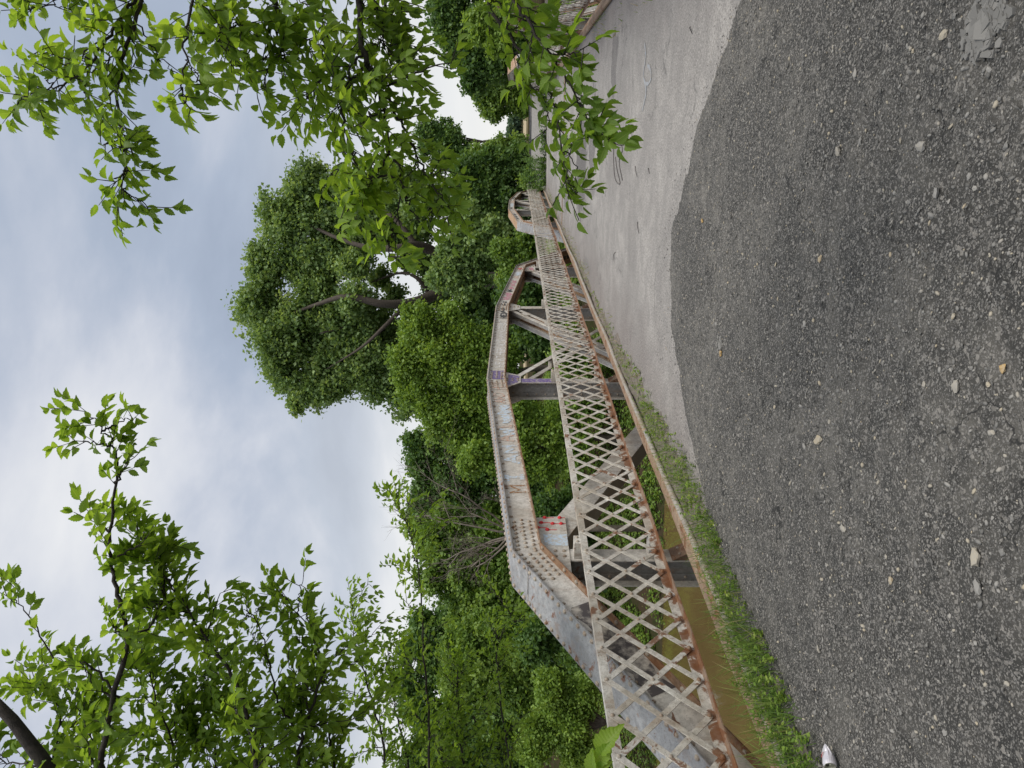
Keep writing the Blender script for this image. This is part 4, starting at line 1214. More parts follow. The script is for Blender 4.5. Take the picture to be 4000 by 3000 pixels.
# low yellow green plants and straw in both gutters
n = 2600
yy = 6 + 40 * rng.random(n); side = rng.random(n) < .6
xx = np.where(side, -3.47 + .5 * rng.random(n) ** 2, 2.02 - .6 * rng.random(n) ** 2)
ok = fbm(xx * 1.0, yy * .8, 3, 55) > 0.0
xx, yy = xx[ok], yy[ok]
n = len(xx)
A = unit(np.stack([rng.normal(size=n) * .6, rng.normal(size=n) * .6, np.ones(n)], 1)); B, Nn = frames(A, rand_dirs(n)); L = rng.uniform(.04, .13, n)
tag(crowd('gutter_grass', BL_V, BL_F, np.stack([xx, yy, np.zeros(n)], 1), A, B, Nn, L, rng.uniform(.004, .012, n), L, M['grass'], tint=np.clip(rng.normal(.7, .2, n), 0, 1)), kind='stuff')

# undergrowth on the river banks
n = 60000
bx = rng.uniform(-36, 8, n); by = rng.uniform(21, 48, n)
d_ = bank_d(bx, by)
ok = (d_ > 0.9 + rng.random(n) * 1.8) & (d_ < 22) & (fbm(bx * .5, by * .5, 3, 91) > -0.12) & ~((bx > -3.6) & (bx < 2.2) & (by > END))
bx, by = bx[ok], by[ok]
weeds('undergrowth', bx, by, ground_h(bx, by) - .05, rng.uniform(.1, .55, len(bx)), 6, 0.13, M['lf_mid'])

# ------------------------------------------------------------------ far end: gravel berm, guardrail, weeds
def berm_h(X, Y):
    r = np.clip((Y - 42.6) / 5.2, 0, 1)
    return -0.04 + 0.80 * r * r * (3 - 2 * r) * np.clip((X + 4.4) / 2.2, 0, 1) ** .5 + 0.05 * fbm(X * 2, Y * 2, 3, 66)
mg = plain('berm_gravel', (0.235, 0.225, 0.21), 0.95, 0.35, 14, 0, 0.9)
grid_obj('gravel_berm', np.linspace(-3.46, 2.0, 40), np.linspace(42.3, 51, 50), berm_h, mg)
gr = empty('guardrail', (-0.5, 48.2, 0.7)); tag(gr, 'weathered steel guardrail across the far end of the roadway', 'guardrail')
mb = MB()
pf = [(0, 0), (.03, .05), (-.02, .10), (.03, .15), (-.02, .155), (-.04, .10), (-.02, .05), (-.03, 0)]
xs = np.linspace(-4.2, 3.0, 24)
kk = len(pf)
mb.add([(x, 48.2 - o, .74 + z + .03 * math.sin(x * 1.3)) for x in xs for o, z in pf], [(j * kk + a, j * kk + (a + 1) % kk, (j + 1) * kk + (a + 1) % kk, (j + 1) * kk + a) for j in range(23) for a in range(kk)])
mb.build('rail_beam', plain('weathered_zinc', (.17, .17, .175), .5, .3, 4), gr)
for x in (-3.4, -1.5, 0.4, 2.3):
    mb = MB(); mb.box(x - .07, x + .07, 48.24, 48.38, -.2, .93); mb.build('post', plain('post_wood', (.09, .07, .055), .9, .3), gr)
n = 260
px = np.concatenate([rng.uniform(-3.6, -1.7, 160), rng.uniform(-3.4, 2.2, 100)]); py = np.concatenate([rng.uniform(42.2, 49, 160), rng.uniform(42.2, 43.6, 100)])
weeds('berm_weeds', px, py, np.maximum(berm_h(px, py), 0), np.concatenate([rng.uniform(.3, .9, 160), rng.uniform(.15, .45, 100)]), 40, 0.10, M['lf_dark'])

# pale field far beyond the bridge
fm = plain('dry_field', (.36, .29, .17), .95, .25, .3)
fb = MB(); fb.box(-60, 60, 130, 210, -.6, .25); tag(fb.build('dry_field', fm), kind='structure')

# ------------------------------------------------------------------ trees
TL_V = [(0, 0, 0), (.5, -.5, .10), (.5, .5, .10), (1, 0, -.08)]
TL_F = [(0, 1, 3), (0, 3, 2)]
def crown(root, blobs, d, leaf, cnt, mat, per=9, csize=0.42, depthf=0.8, seed=1, droop=0.3, jit=0.26):
    """blobs: (xd, yd, half height, half width) in picture pixels, turned into puffs of real size at depth d"""
    global rng
    keep = rng; rng = np.random.default_rng(seed)
    Cs, Ts = [], []
    area = np.array([b[2] * b[3] for b in blobs], float)
    share = area / area.sum()
    px = K / F * d
    r_ = np.array(rgt); f_ = np.array((-math.sin(TH), math.cos(TH), 0))
    for (b, sh) in zip(blobs, share):
        dd = d + (b[4] if len(b) > 4 else 0)
        c0 = np.array(W(b[0], b[1], dd))
        rv, rh = b[2] * px, b[3] * px
        sub = max(7, int(20 * (rv * rh) ** 0.4))
        # lumps spread through the blob
        pd = unit(rng.normal(size=(sub, 3))) * (rng.random((sub, 1)) ** 0.45)
        lump = c0 + (pd[:, 0:1] * rh * 0.9) * r_ + (pd[:, 1:2] * max(rh, rv) * depthf * 0.78) * f_ + np.array([0, 0, 1.0]) * (pd[:, 2:3] * rv * 0.9)
        lr = rng.uniform(0.22, 0.55, sub) * min(rv, rh)
        lt = rng.normal(0, 0.13, sub)
        n = max(10, int(cnt * sh / per))
        w_ = lr ** 2 / (lr ** 2).sum()
        which = rng.choice(sub, n, p=w_)
        q = unit(rng.normal(size=(n, 3)))
        q[:, 2] = np.where(rng.random(n) < .35, np.abs(q[:, 2]), q[:, 2])
        rad = lr[which] * (rng.random(n) ** 0.28) * (1 + rng.normal(0, jit, n))
        Cs.append(lump[which] + q * rad[:, None]); Ts.append(lt[which] + rng.normal(0, .10, n) + 0.10 * q[:, 2])
    C0 = np.concatenate(Cs); T0_ = np.concatenate(Ts)
    n = len(C0) * per
    sdir = rand_dirs(len(C0)); sdir[:, 2] = sdir[:, 2] * .6 - droop * .3
    C = np.repeat(C0, per, 0) + np.repeat(sdir, per, 0) * (rng.uniform(-.6, .6, n) * csize)[:, None] + rng.normal(size=(n, 3)) * csize * .30
    A = unit(rand_dirs(n) + np.repeat(sdir, per, 0) * .4 - [0, 0, droop])
    B, Nn = frames(A, unit(rand_dirs(n) * .75 + [0, 0, .75]))
    L = leaf * rng.uniform(.5, 1.5, n)
    tn = np.clip(.42 + np.repeat(T0_, per) + rng.normal(0, .13, n), 0, 1)
    o = crowd('crown', TL_V, TL_F, C, A, B, Nn, L, L * .78, L, mat, root, tint=tn, smooth=False)
    rng = keep
    return o
def wood(root, chains, mat, name='trunk', n=8, jig=0.0):
    mb = MB()
    for pts, r0, r1 in chains:
        q = catmull(pts, 6)
        if jig: q = [q[0]] + [p + Vector(rng.normal(size=3) * jig) for p in q[1:]]
        k = len(q)
        mb.tube(q, [r0 + (r1 - r0) * i / (k - 1) for i in range(k)], n)
    return mb.build(name, mat, root, smooth=True, recalc=False)
def tree(name, label, d, base, blobs, leaf, cnt, mat, seed, group='trees along the far bank', trunk_r=.18, bark='bark', limbs=None, **kw):
    """base: (xd, yd) where the trunk stands; its foot is on the ground there"""
    b = W(base[0], base[1], d)
    z = float(ground_h(b.x, b.y))
    b = Vector((b.x, b.y, z - .1))
    root = empty(name, b)
    tag(root, label, 'tree', group)
    top = [W(q[0], q[1], d + (q[4] if len(q) > 4 else 0)) for q in blobs]
    ctr = sum(top, Vector((0, 0, 0))) / len(top)
    fork = b.lerp(ctr, .55)
    chains = [([b, b.lerp(fork, .5) + Vector((.15, .1, 0)), fork], trunk_r, trunk_r * .7)]
    if limbs is None:
        for p in top[:10]:
            mid = fork.lerp(p, .5) + Vector((0, 0, .12 * (p - fork).length))
            chains.append(([fork, mid, p], trunk_r * .5, trunk_r * .10))
    else:
        chains = [([(W(x, y, d + (o if o else 0)) if i or not foot else b) for i, (x, y, o) in enumerate(ch)], a, e) for (ch, a, e, foot) in limbs]
    wood(root, chains, M[bark])
    crown(root, blobs, d, leaf, cnt, M[mat], seed=seed, **kw)
    return root

# the big cottonwood with its open forked limbs
tree('cottonwood_tree', 'tall spreading cottonwood towering above the bridge with dark forked limbs', 58, (1120, 600),
     [(560, 655, 58, 62), (630, 720, 75, 80), (605, 805, 40, 48), (680, 830, 62, 48), (745, 700, 70, 70), (760, 790, 75, 70), (825, 770, 60, 70), (868, 868, 34, 34),
      (690, 630, 55, 45), (800, 680, 55, 45), (600, 480, 52, 55), (665, 400, 56, 52), (640, 560, 52, 42), (700, 480, 66, 62), (770, 430, 70, 66), (730, 550, 60, 45),
      (800, 500, 62, 55), (860, 420, 60, 60), (890, 490, 45, 48), (575, 585, 34, 34), (640, 870, 22, 22), (560, 545, 25, 26), (700, 760, 60, 60, 2), (690, 560, 40, 40), (770, 500, 50, 45, 3), (850, 500, 40, 40, 4), (820, 830, 45, 45), (930, 430, 45, 45), (800, 720, 50, 50, 4), (850, 720, 30, 30, 2), (930, 580, 30, 34, 4), (945, 640, 34, 36, 4), (900, 680, 34, 30, 3), (885, 560, 26, 26, 4), (820, 600, 30, 26, 4), (770, 570, 34, 30, -2), (900, 460, 34, 36, -2), (760, 640, 34, 30, -3), (850, 640, 26, 26, 3)],
       .28, 185000, 'lf_cotton', 11, limbs=[([(1120, 600, 0), (1060, 605, 0), (985, 600, 0)], .75, .62, True),
      ([(985, 600, 0), (930, 640, -1), (880, 655, -2.5), (820, 655, -3.5), (750, 640, -3.5), (690, 655, -2.5), (620, 680, -1)], .52, .09, False),
      ([(880, 655, -2.5), (830, 705, -3.5), (780, 750, -3), (700, 800, -1)], .22, .04, False), ([(985, 600, 0), (945, 550, -1), (900, 530, -2.5), (860, 535, -3.5), (800, 535, -3), (720, 510, -2), (640, 470, 0)], .50, .08, False),
      ([(900, 530, -2.5), (850, 470, -3), (780, 430, -2), (690, 400, 0)], .24, .05, False), ([(930, 640, 0), (900, 600, -1), (860, 590, -1), (800, 610, -1)], .2, .05, False),
      ([(860, 540, 0), (800, 500, -1), (740, 490, -2)], .2, .05, False), ([(820, 655, 0), (760, 700, -1), (690, 720, -2)], .2, .05, False)], trunk_r=.7, csize=.74, jit=.25)
tree('boxelder_tree', 'bright yellow green tree bushing up behind the left truss', 37, (1230, 800),
     [(900, 700, 40, 42), (880, 760, 42, 45), (895, 830, 40, 44), (930, 880, 44, 48), (950, 780, 55, 65), (985, 700, 40, 45), (960, 900, 45, 50), (1010, 830, 55, 65), (1030, 760, 50, 55), (1005, 930, 45, 45), (1060, 850, 45, 55), (1080, 790, 45, 50), (1100, 870, 40, 45), (905, 790, 40, 50), (925, 735, 40, 40)],
     .155, 105000, 'lf_lime', 12, csize=.42, jit=.32)
tree('boxelder_tree', 'lime green tree seen through the first truss panel and its railing', 33, (1330, 950),
     [(1030, 990, 35, 38), (1120, 900, 45, 45), (1130, 960, 50, 45), (1165, 1010, 40, 36), (1190, 920, 45, 50), (1240, 960, 40, 50), (1100, 1000, 28, 30)],
     .15, 42000, 'lf_lime', 13, csize=.4, jit=.32)
tree('cottonwood_tree', 'grey green leafy tree standing under the tall cottonwood', 50, (1160, 520),
     [(985, 545, 42, 45), (1010, 490, 40, 42), (1040, 540, 40, 40), (960, 590, 36, 36), (1010, 600, 40, 40), (1065, 500, 34, 36)], .26, 24000, 'lf_cotton', 14, csize=.45)
tree('willow_tree', 'dark dense tree behind the far left truss', 64, (1170, 400),
     [(1020, 380, 45, 42), (1060, 420, 45, 45), (1000, 440, 34, 36), (1090, 370, 42, 40), (1110, 440, 40, 42), (1120, 340, 34, 28), (1055, 350, 40, 34), (1040, 470, 40, 40), (1095, 500, 34, 40)],
     .28, 40000, 'lf_dark', 15, csize=.5)
tree('roadside_tree', 'slim loose crowned tree beyond the far end of the bridge', 82, (1150, 300),
     [(925, 290, 28, 30), (950, 280, 34, 26), (975, 300, 34, 34), (915, 320, 20, 25), (1000, 330, 30, 28), (960, 340, 30, 28)], .30, 11000, 'lf_dark', 16, csize=.55, trunk_r=.2)
tree('hedge_tree', 'green hedgerow tree beside the far end of the roadway', 70, (1145, 325),
     [(1045, 335, 35, 26), (1080, 320, 32, 24), (1115, 315, 24, 26), (1020, 350, 25, 22), (1095, 345, 30, 24), (1128, 330, 10, 14)], .24, 15000, 'lf_mid', 17, csize=.42)
# trees right of the roadway
tree('roadside_tree', 'large dark green tree at the right edge of the far bank', 52, (1200, 60),
     [(985, 20, 45, 55), (960, 70, 38, 45), (1000, 110, 50, 45), (1030, 160, 45, 40), (1060, 60, 60, 60), (1080, 130, 50, 45), (1110, 90, 50, 60), (950, 10, 26, 40), (1020, -60, 60, 60)], .25, 46000, 'lf_dark', 18, csize=.45, jit=.32)
tree('roadside_tree', 'yellow green tree glowing in front of the dark right hand trees', 46, (1200, 40),
     [(1025, 45, 26, 22), (1045, 75, 30, 25), (1060, 40, 30, 28), (1075, 90, 28, 25), (1090, 60, 32, 32)], .21, 15000, 'lf_lime', 19, csize=.38)
tree('roadside_tree', 'spreading tree leaning over the far roadway on the right', 60, (1170, 190),
     [(1045, 200, 34, 30), (1070, 225, 34, 24), (1090, 190, 36, 34), (1110, 225, 26, 24), (1125, 190, 30, 40), (1065, 250, 18, 16), (1130, 240, 14, 16)], .23, 19000, 'lf_mid', 20, csize=.42, jit=.32)
# left bank wood, from the frame edge inwards
tree('bank_tree', 'dark leafy tree behind the dead grey tree', 46, (1300, 1000),
     [(905, 1000, 34, 45), (940, 960, 36, 40), (960, 1030, 50, 55), (1000, 980, 45, 45), (1010, 1060, 50, 50), (1060, 1010, 50, 50), (890, 950, 22, 25), (925, 1070, 38, 40), (1110, 1040, 50, 50), (1170, 1060, 50, 50)], .22, 42000, 'lf_dark', 21, csize=.42)
tree('bank_tree', 'mid green bushy tree left of the dead grey tree', 42, (1340, 1250),
     [(950, 1180, 45, 50), (985, 1240, 50, 55), (1030, 1180, 55, 55), (1050, 1260, 55, 60), (1010, 1310, 50, 50), (1100, 1210, 50, 60), (1110, 1290, 50, 50), (930, 1250, 35, 40), (970, 1120, 34, 34), (1160, 1240, 50, 60), (1220, 1260, 45, 60)], .21, 46000, 'lf_mid', 22, csize=.42)
tree('bank_tree', 'light green tree over the bank at the left edge', 38, (1420, 1480),
     [(1000, 1400, 45, 50), (1050, 1440, 50, 55), (1060, 1370, 45, 50), (1110, 1420, 50, 60), (1120, 1500, 50, 50), (1170, 1450, 45, 55), (1200, 1380, 45, 50), (980, 1470, 40, 50), (1240, 1450, 45, 60)], .19, 40000, 'lf_mid', 23, csize=.4)
tree('bank_tree', 'yellow green shrubby tree low behind the end post', 31, (1420, 1560),
     [(1195, 1500, 40, 45), (1230, 1550, 40, 45), (1180, 1580, 42, 45), (1260, 1500, 34, 40), (1240, 1610, 40, 45), (1150, 1620, 40, 40)], .125, 44000, 'lf_lime', 24, csize=.34)
tree('bank_tree', 'tall dark tree at the left edge behind the elm branches', 50, (1380, 1640),
     [(900, 1500, 50, 60), (960, 1560, 50, 60), (1010, 1620, 55, 60), (930, 1640, 55, 60), (1060, 1580, 50, 60), (1110, 1650, 55, 60), (890, 1400, 30, 40), (940, 1430, 40, 45)], .23, 38000, 'lf_dark', 25, csize=.42)
# the wood behind the front trees
for i, (lab, base, bl, mt) in enumerate([
   ('tree in the back row of the wood at the left edge', (1200, 1560), [(960, 1600, 60, 70), (1040, 1540, 60, 70), (1120, 1620, 70, 70), (1090, 1500, 60, 60), (1180, 1560, 60, 70), (1000, 1680, 60, 60)], 'lf_mid'),
   ('tree in the back row of the wood behind the elm saplings', (1200, 1370), [(930, 1370, 50, 60), (1010, 1330, 60, 65), (1000, 1430, 60, 65), (1090, 1380, 70, 70), (1180, 1360, 60, 70), (1090, 1310, 60, 60)], 'lf_dark'),
   ('tree in the back row of the wood behind the dead tree', (1200, 1130), [(915, 1120, 40, 60), (985, 1080, 60, 60), (1000, 1170, 60, 65), (1080, 1120, 70, 70), (1170, 1140, 60, 70), (1090, 1220, 60, 60)], 'lf_mid'),
   ('tree in the back row of the wood behind the lime green tree', (1200, 900), [(970, 900, 50, 65), (1040, 850, 60, 65), (1040, 960, 60, 65), (1110, 900, 60, 70), (1180, 880, 50, 70)], 'lf_dark'),
   ('tree in the back row of the wood under the cottonwood', (1190, 660), [(1010, 640, 45, 60), (1060, 690, 50, 60), (1050, 590, 45, 55), (1110, 650, 50, 60), (1110, 730, 50, 60), (1100, 570, 45, 50), (1160, 650, 40, 60)], 'lf_dark')]):
    tree('bank_tree', lab, 68, base, bl, .38, 36000, mt, 80 + i, csize=.6, jit=.25)
# lower growth along the foot of the wood
for i, (lab, d_, base, bl, mt, cnt) in enumerate([
   ('dark shrub filling the gap under the middle truss panel', 40, (1300, 700), [(1140, 690, 45, 45), (1180, 740, 40, 45), (1120, 640, 40, 40), (1200, 680, 40, 45), (1160, 610, 34, 36)], 'lf_dark', 22000),
   ('dark shrub behind the far end post of the near truss', 45, (1260, 560), [(1100, 590, 34, 36), (1130, 560, 34, 36), (1160, 590, 34, 36), (1150, 520, 30, 34), (1090, 540, 28, 32)], 'lf_mid', 18000),
   ('dark shrub at the foot of the far left truss', 56, (1210, 480), [(1130, 480, 24, 30), (1150, 450, 22, 30), (1145, 510, 24, 28), (1170, 530, 24, 30)], 'lf_dark', 12000),
   ('shadowy shrub below the dead grey tree', 36, (1380, 1120), [(1190, 1120, 45, 50), (1240, 1160, 40, 50), (1160, 1180, 40, 45), (1250, 1080, 35, 45)], 'lf_dark', 18000),
   ('dark shrub on the bank behind the end post', 34, (1420, 1360), [(1190, 1330, 45, 50), (1240, 1390, 40, 50), (1260, 1310, 35, 45), (1150, 1390, 40, 45)], 'lf_dark', 18000),
   ('green shrub on the bank seen through the railing', 33, (1400, 840), [(1240, 820, 40, 45), (1270, 870, 35, 45), (1215, 780, 35, 40)], 'lf_mid', 11000),
   ('low bush where the left railing ends', 51, (1180, 395), [(1150, 405, 12, 16), (1162, 420, 10, 12), (1140, 385, 14, 18), (1165, 395, 9, 14)], 'lf_mid', 5000)]):
    tree('shrub', lab, d_, base, bl, .19, cnt, mt, 40 + i, group='shrubs under the trees', trunk_r=.07, csize=.38)
# tree line far away, its haze put into the leaf colour
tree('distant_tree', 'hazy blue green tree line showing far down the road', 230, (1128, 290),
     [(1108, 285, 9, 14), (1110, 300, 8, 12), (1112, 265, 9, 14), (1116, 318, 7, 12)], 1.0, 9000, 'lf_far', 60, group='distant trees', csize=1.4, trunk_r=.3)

# the dead tree: bare forking twigs
dt = empty('dead_tree', W(1260, 1140, 31)); dt.location.z = float(ground_h(dt.location.x, dt.location.y)) - .1
tag(dt, 'bare dead grey tree with forking twigs behind the hip of the truss', 'tree', 'trees along the far bank')
dmb = MB()
def dead(p, v, L, r, depth, rr):
    pts = [p]; q = p; vv = v.copy()
    for k in range(5):
        vv = (vv + Vector(rr.normal(size=3)) * .13 + Vector((0, 0, .03))).normalized()
        q = q + vv * (L / 5); pts.append(q)
    dmb.tube(pts, [r * (1 - .12 * k) for k in range(6)], 5 if depth > 1 else 3)
    if depth == 0: return
    for k in range(4 if depth > 1 else 5):
        i = 1 + int(rr.integers(1, 5))
        ax = Vector(rr.normal(size=3)); d2 = (vv + (ax - vv * ax.dot(vv)).normalized() * rr.uniform(.45, 1.0)).normalized()
        dead(pts[i], d2, L * rr.uniform(.45, .75), r * .45, depth - 1, rr)
rr = np.random.default_rng(12)
tgt = [(940, 1040), (980, 1100), (900, 1130), (960, 1200), (1000, 1270), (1060, 1300), (1030, 1230), (1080, 1060)]
foot = W(1110, 1150, 31)
dmb.tube([dt.location + Vector((0, 0, 0)), dt.location.lerp(foot, .6) + Vector((.1, 0, 0)), foot], [.16, .13, .11], 7)
for (a, c) in tgt:
    e = W(a, c, 31 + rr.uniform(-1.5, 1.5))
    dead(foot, (e - foot).normalized(), (e - foot).length * .75, .055, 3, rr)
dmb.build('branches', M['deadwood'], dt, smooth=True, recalc=False)

# ------------------------------------------------------------------ the near elms: modelled leaf by leaf
st_n = 13
ELM_V, ELM_F = [], []
for i in range(st_n):
    u = i / (st_n - 1)
    w_ = 0.42 * (math.sin(math.pi * min(1, u ** 0.78)) ** 0.85) * (1 if u < .72 else max(0.0, 1 - (u - .72) * 1.15))
    if i == st_n - 1: w_ = 0.0
    jag = 1 + (0.13 if i % 2 else -0.07)
    for s_ in (-1, 0, 1):
        ELM_V.append((0.10 + 0.90 * (u + (0.025 if (s_ and i % 2) else 0)), s_ * w_ * jag * (1.06 if s_ > 0 else .94), abs(s_) * w_ * 0.30 - 0.20 * u * u))
for i in range(st_n - 1):
    a = i * 3
    ELM_F += [(a, a + 1, a + 4, a + 3), (a + 1, a + 2, a + 5, a + 4)]
ELM_U = [i / (st_n - 1) for i in range(st_n) for _ in range(3)] + [0] * 4
ELM_S = [1, 0, 1] * st_n + [0] * 4
b0 = len(ELM_V)   # short stalk
ELM_V += [(0, -.012, 0), (0, .012, 0), (.115, -.012, 0), (.115, .012, 0)]
ELM_F += [(b0, b0 + 1, b0 + 3, b0 + 2)]
class Elm:
    k = 0.74
    def __init__(s, seed):
        s.mb = MB(); s.c = []; s.a = []; s.n = []; s.l = []; s.t = []; s.r = np.random.default_rng(seed)
    def leaf(s, p, a, nrm, L, tint):
        s.c.append(tuple(p)); s.a.append(tuple(a)); s.n.append(tuple(nrm)); s.l.append(L * s.k); s.t.append(tint)
    def twig(s, p, v, L, lsz, tint, droop=.35, gap=.026):
        r = s.r
        side = v.cross(Vector((0, 0, 1)))
        if side.length < .1: side = Vector((1, 0, 0))
        side.normalize()
        ax = Vector(r.normal(size=3)) * .35
        side = (side + ax).normalized()
        nrm0 = side.cross(v).normalized()
        if nrm0.z < 0: nrm0 = -nrm0
        k = max(3, int(L / gap)); q = Vector(p); vv = v.copy(); pts = [q.copy()]
        for i in range(k):
            vv = (vv + Vector((0, 0, -droop * .06)) + Vector(r.normal(size=3)) * .06).normalized()
            q = q + vv * (L / k); pts.append(q.copy())
            sd = 1 if i % 2 else -1
            aa = (vv * .75 + side * sd * r.uniform(.45, .95) + Vector((0, 0, -droop * r.uniform(.2, 1.1))) + Vector(r.normal(size=3)) * .15).normalized()
            nn = (nrm0 + Vector(r.normal(size=3)) * .42).normalized()
            f = .62 + .5 * math.sin(math.pi * min(1, (i + 1.5) / (k + 1)))
            s.leaf(q, aa, nn, lsz * f * r.uniform(.8, 1.15), tint + r.normal() * .10)
        s.leaf(q, vv, (nrm0 + Vector(r.normal(size=3)) * .3).normalized(), lsz * r.uniform(.7, 1.0), tint)
        s.mb.tube(pts[::2] if len(pts) > 4 else pts, [.0022 * (1 - .6 * i / len(pts)) for i in range(len(pts[::2] if len(pts) > 4 else pts))], 4)
    def branch(s, pts, r0, r1, twigs=18, tl=(.10, .26), lsz=.075, sec=0, secl=(.25, .5), start=.12, droop=.35, tint=.5):
        r = s.r
        q = catmull(pts, 7)
        q = [q[0]] + [p + Vector(r.normal(size=3)) * (.006 if len(q) > 8 else 0) for p in q[1:]]
        n = len(q)
        s.mb.tube(q, [r0 + (r1 - r0) * i / (n - 1) for i in range(n)], 6)
        Ltot = sum((q[i + 1] - q[i]).length for i in range(n - 1))
        def at(u):
            f = u * (n - 1); i = min(int(f), n - 2)
            return q[i].lerp(q[i + 1], f - i), (q[i + 1] - q[i]).normalized()
        def sidedir(v, sp):
            ax = Vector(r.normal(size=3)); ax.z *= .6
            ax = ax - v * ax.dot(v)
            if ax.length < .05: ax = v.orthogonal()
            return (v * r.uniform(.5, 1.0) + ax.normalized() * sp).normalized()
        for k in range(twigs):
            u = start + (1 - start) * (k + r.random()) / twigs
            p, v = at(min(u, .999))
            s.twig(p, sidedir(v, r.uniform(.5, 1.0)), r.uniform(*tl), lsz, tint + r.normal() * .13, droop)
        p, v = at(.999)
        s.twig(p, v, r.uniform(*tl), lsz, tint, droop)
        for k in range(sec):
            u = start + (1 - start) * (k + r.random()) / sec
            p, v = at(min(u, .98))
            d2 = sidedir(v, r.uniform(.6, 1.1)); L = r.uniform(*secl) * (1.15 - .5 * u)
            e = p + d2 * L + Vector((0, 0, -droop * .22 * L))
            m_ = p.lerp(e, .5) + Vector((0, 0, .06 * L))
            s.branch([p, m_, e], max(r1, r0 * .4), .0018, max(4, int(L / .045)), (tl[0] * .8, tl[1] * .7), lsz, 0, start=.1, droop=droop, tint=tint + r.normal() * .06)
    def build(s, root, wide=.62, mat='lf_elm', bark='bark_dark'):
        s.mb.build('branches', M[bark], root, smooth=True, recalc=False)
        C = np.array(s.c); A = unit(np.array(s.a)); nb = np.array(s.n)
        B, Nn = frames(A, nb); L = np.array(s.l)
        n = len(L)
        return crowd('crown', ELM_V, ELM_F, C, A, B, Nn, L * 1.12, L * wide * s.r.uniform(.85, 1.15, n), L * s.r.uniform(.3, 2.3, n), M[mat], root, tint=np.clip(np.array(s.t), 0, 1), pattr=(ELM_U, ELM_S))
def chain(*pts): return [W(*p) for p in pts]

# right hand elm, its trunk stands just off the right edge of the frame
foot = Vector((4.4, 1.6, -0.6))
er = empty('elm_tree', foot); tag(er, 'overhanging elm whose near branches hang in from the right side of the view', 'tree', 'near elms framing the bridge')
e = Elm(21)
top = foot + Vector((-.5, .3, 4.2))
e.mb.tube([foot, foot + Vector((-.1, .1, 1.6)), foot + Vector((-.3, .2, 3.0)), top], [.16, .14, .11, .08], 8)
def limb(first, r0=.03):
    e.mb.tube(catmull([foot + Vector((-.3, .2, 3.0)), (foot + Vector((-.3, .2, 3.0))).lerp(first, .5) + Vector((0, 0, .25)), first], 5), [r0 + (.012 - r0) * i / 10 for i in range(11)], 6)
D = 2.75
a = chain((330, -90, D), (300, -20, D), (240, 60, D), (190, 130, D), (120, 190, D + .1), (65, 205, D + .1)); limb(a[0])
e.branch(a, .009, .002, 22, (.08, .2), .078, 9, (.15, .32), tint=.62)
a = chain((350, -90, D), (290, 30, D), (255, 150, D), (255, 270, D), (270, 350, D), (250, 440, D)); limb(a[0])
e.branch(a, .009, .002, 24, (.07, .15), .068, 10, (.12, .24), tint=.42)
a = chain((200, -90, D + .2), (150, -30, D + .2), (90, 10, D + .2), (50, 15, D + .2)); limb(a[0])
e.branch(a, .006, .002, 12, (.06, .13), .07, 3, (.1, .2), tint=.55)
a = chain((420, -100, D - .2), (420, -20, D - .2), (400, 50, D - .2), (395, 140, D - .2), (385, 200, D - .2)); limb(a[0])
e.branch(a, .007, .002, 12, (.06, .13), .085, 3, (.1, .18), tint=.7)
a = chain((520, -100, D), (500, 0, D), (480, 50, D), (470, 95, D)); limb(a[0])
e.branch(a, .008, .002, 18, (.08, .2), .08, 8, (.15, .3), tint=.62)
a = chain((600, -100, D), (590, 0, D), (600, 80, D), (620, 150, D)); limb(a[0])
e.branch(a, .008, .002, 16, (.08, .2), .075, 6, (.15, .3), tint=.55)
a = chain((760, -100, D + .1), (772, 0, D + .1), (790, 130, D + .1), (820, 200, D + .1), (840, 300, D + .05), (870, 400, D), (850, 500, D)); limb(a[0], .04)
e.branch(a, .015, .002, 34, (.08, .2), .076, 11, (.2, .40), start=.05, tint=.55)
a = chain((790, 130, D + .1), (740, 210, D + .1), (750, 300, D), (770, 370, D), (780, 450, D))
e.branch(a, .008, .002, 24, (.08, .18), .078, 8, (.15, .30), tint=.66)
a = chain((820, 200, D + .1), (865, 260, D + .1), (900, 340, D + .05), (935, 400, D), (970, 470, D))
e.branch(a, .007, .002, 20, (.06, .14), .07, 6, (.12, .22), tint=.52)
a = chain((680, -100, D + .2), (690, 0, D + .2), (700, 90, D + .2), (690, 170, D + .2), (650, 220, D + .2)); limb(a[0])
e.branch(a, .008, .002, 18, (.08, .2), .074, 7, (.15, .32), tint=.5)
a = chain((840, -100, D + .3), (830, 0, D + .3), (845, 70, D + .3), (860, 120, D + .3), (870, 160, D + .3)); limb(a[0])
e.branch(a, .008, .002, 18, (.06, .13), .062, 7, (.10, .2), tint=.28)
a = chain((800, -60, D + .2), (820, 60, D + .2), (850, 130, D + .2))
e.branch(a, .006, .002, 14, (.07, .16), .066, 6, (.14, .26), tint=.3)
a = chain((1010, -110, D + .1), (1040, -20, D + .1), (1090, 60, D + .1), (1135, 130, D + .1), (1190, 220, D + .05), (1215, 310, D), (1228, 420, D)); limb(a[0], .04)
e.branch(a, .009, .002, 26, (.06, .13), .078, 7, (.10, .2), tint=.42)
a = chain((1060, -100, D - .2), (1100, -20, D - .2), (1140, 50, D - .2), (1200, 130, D - .2), (1250, 220, D - .2), (1285, 300, D - .2)); limb(a[0])
e.branch(a, .008, .002, 22, (.06, .14), .085, 6, (.1, .2), tint=.35)
e.build(er)

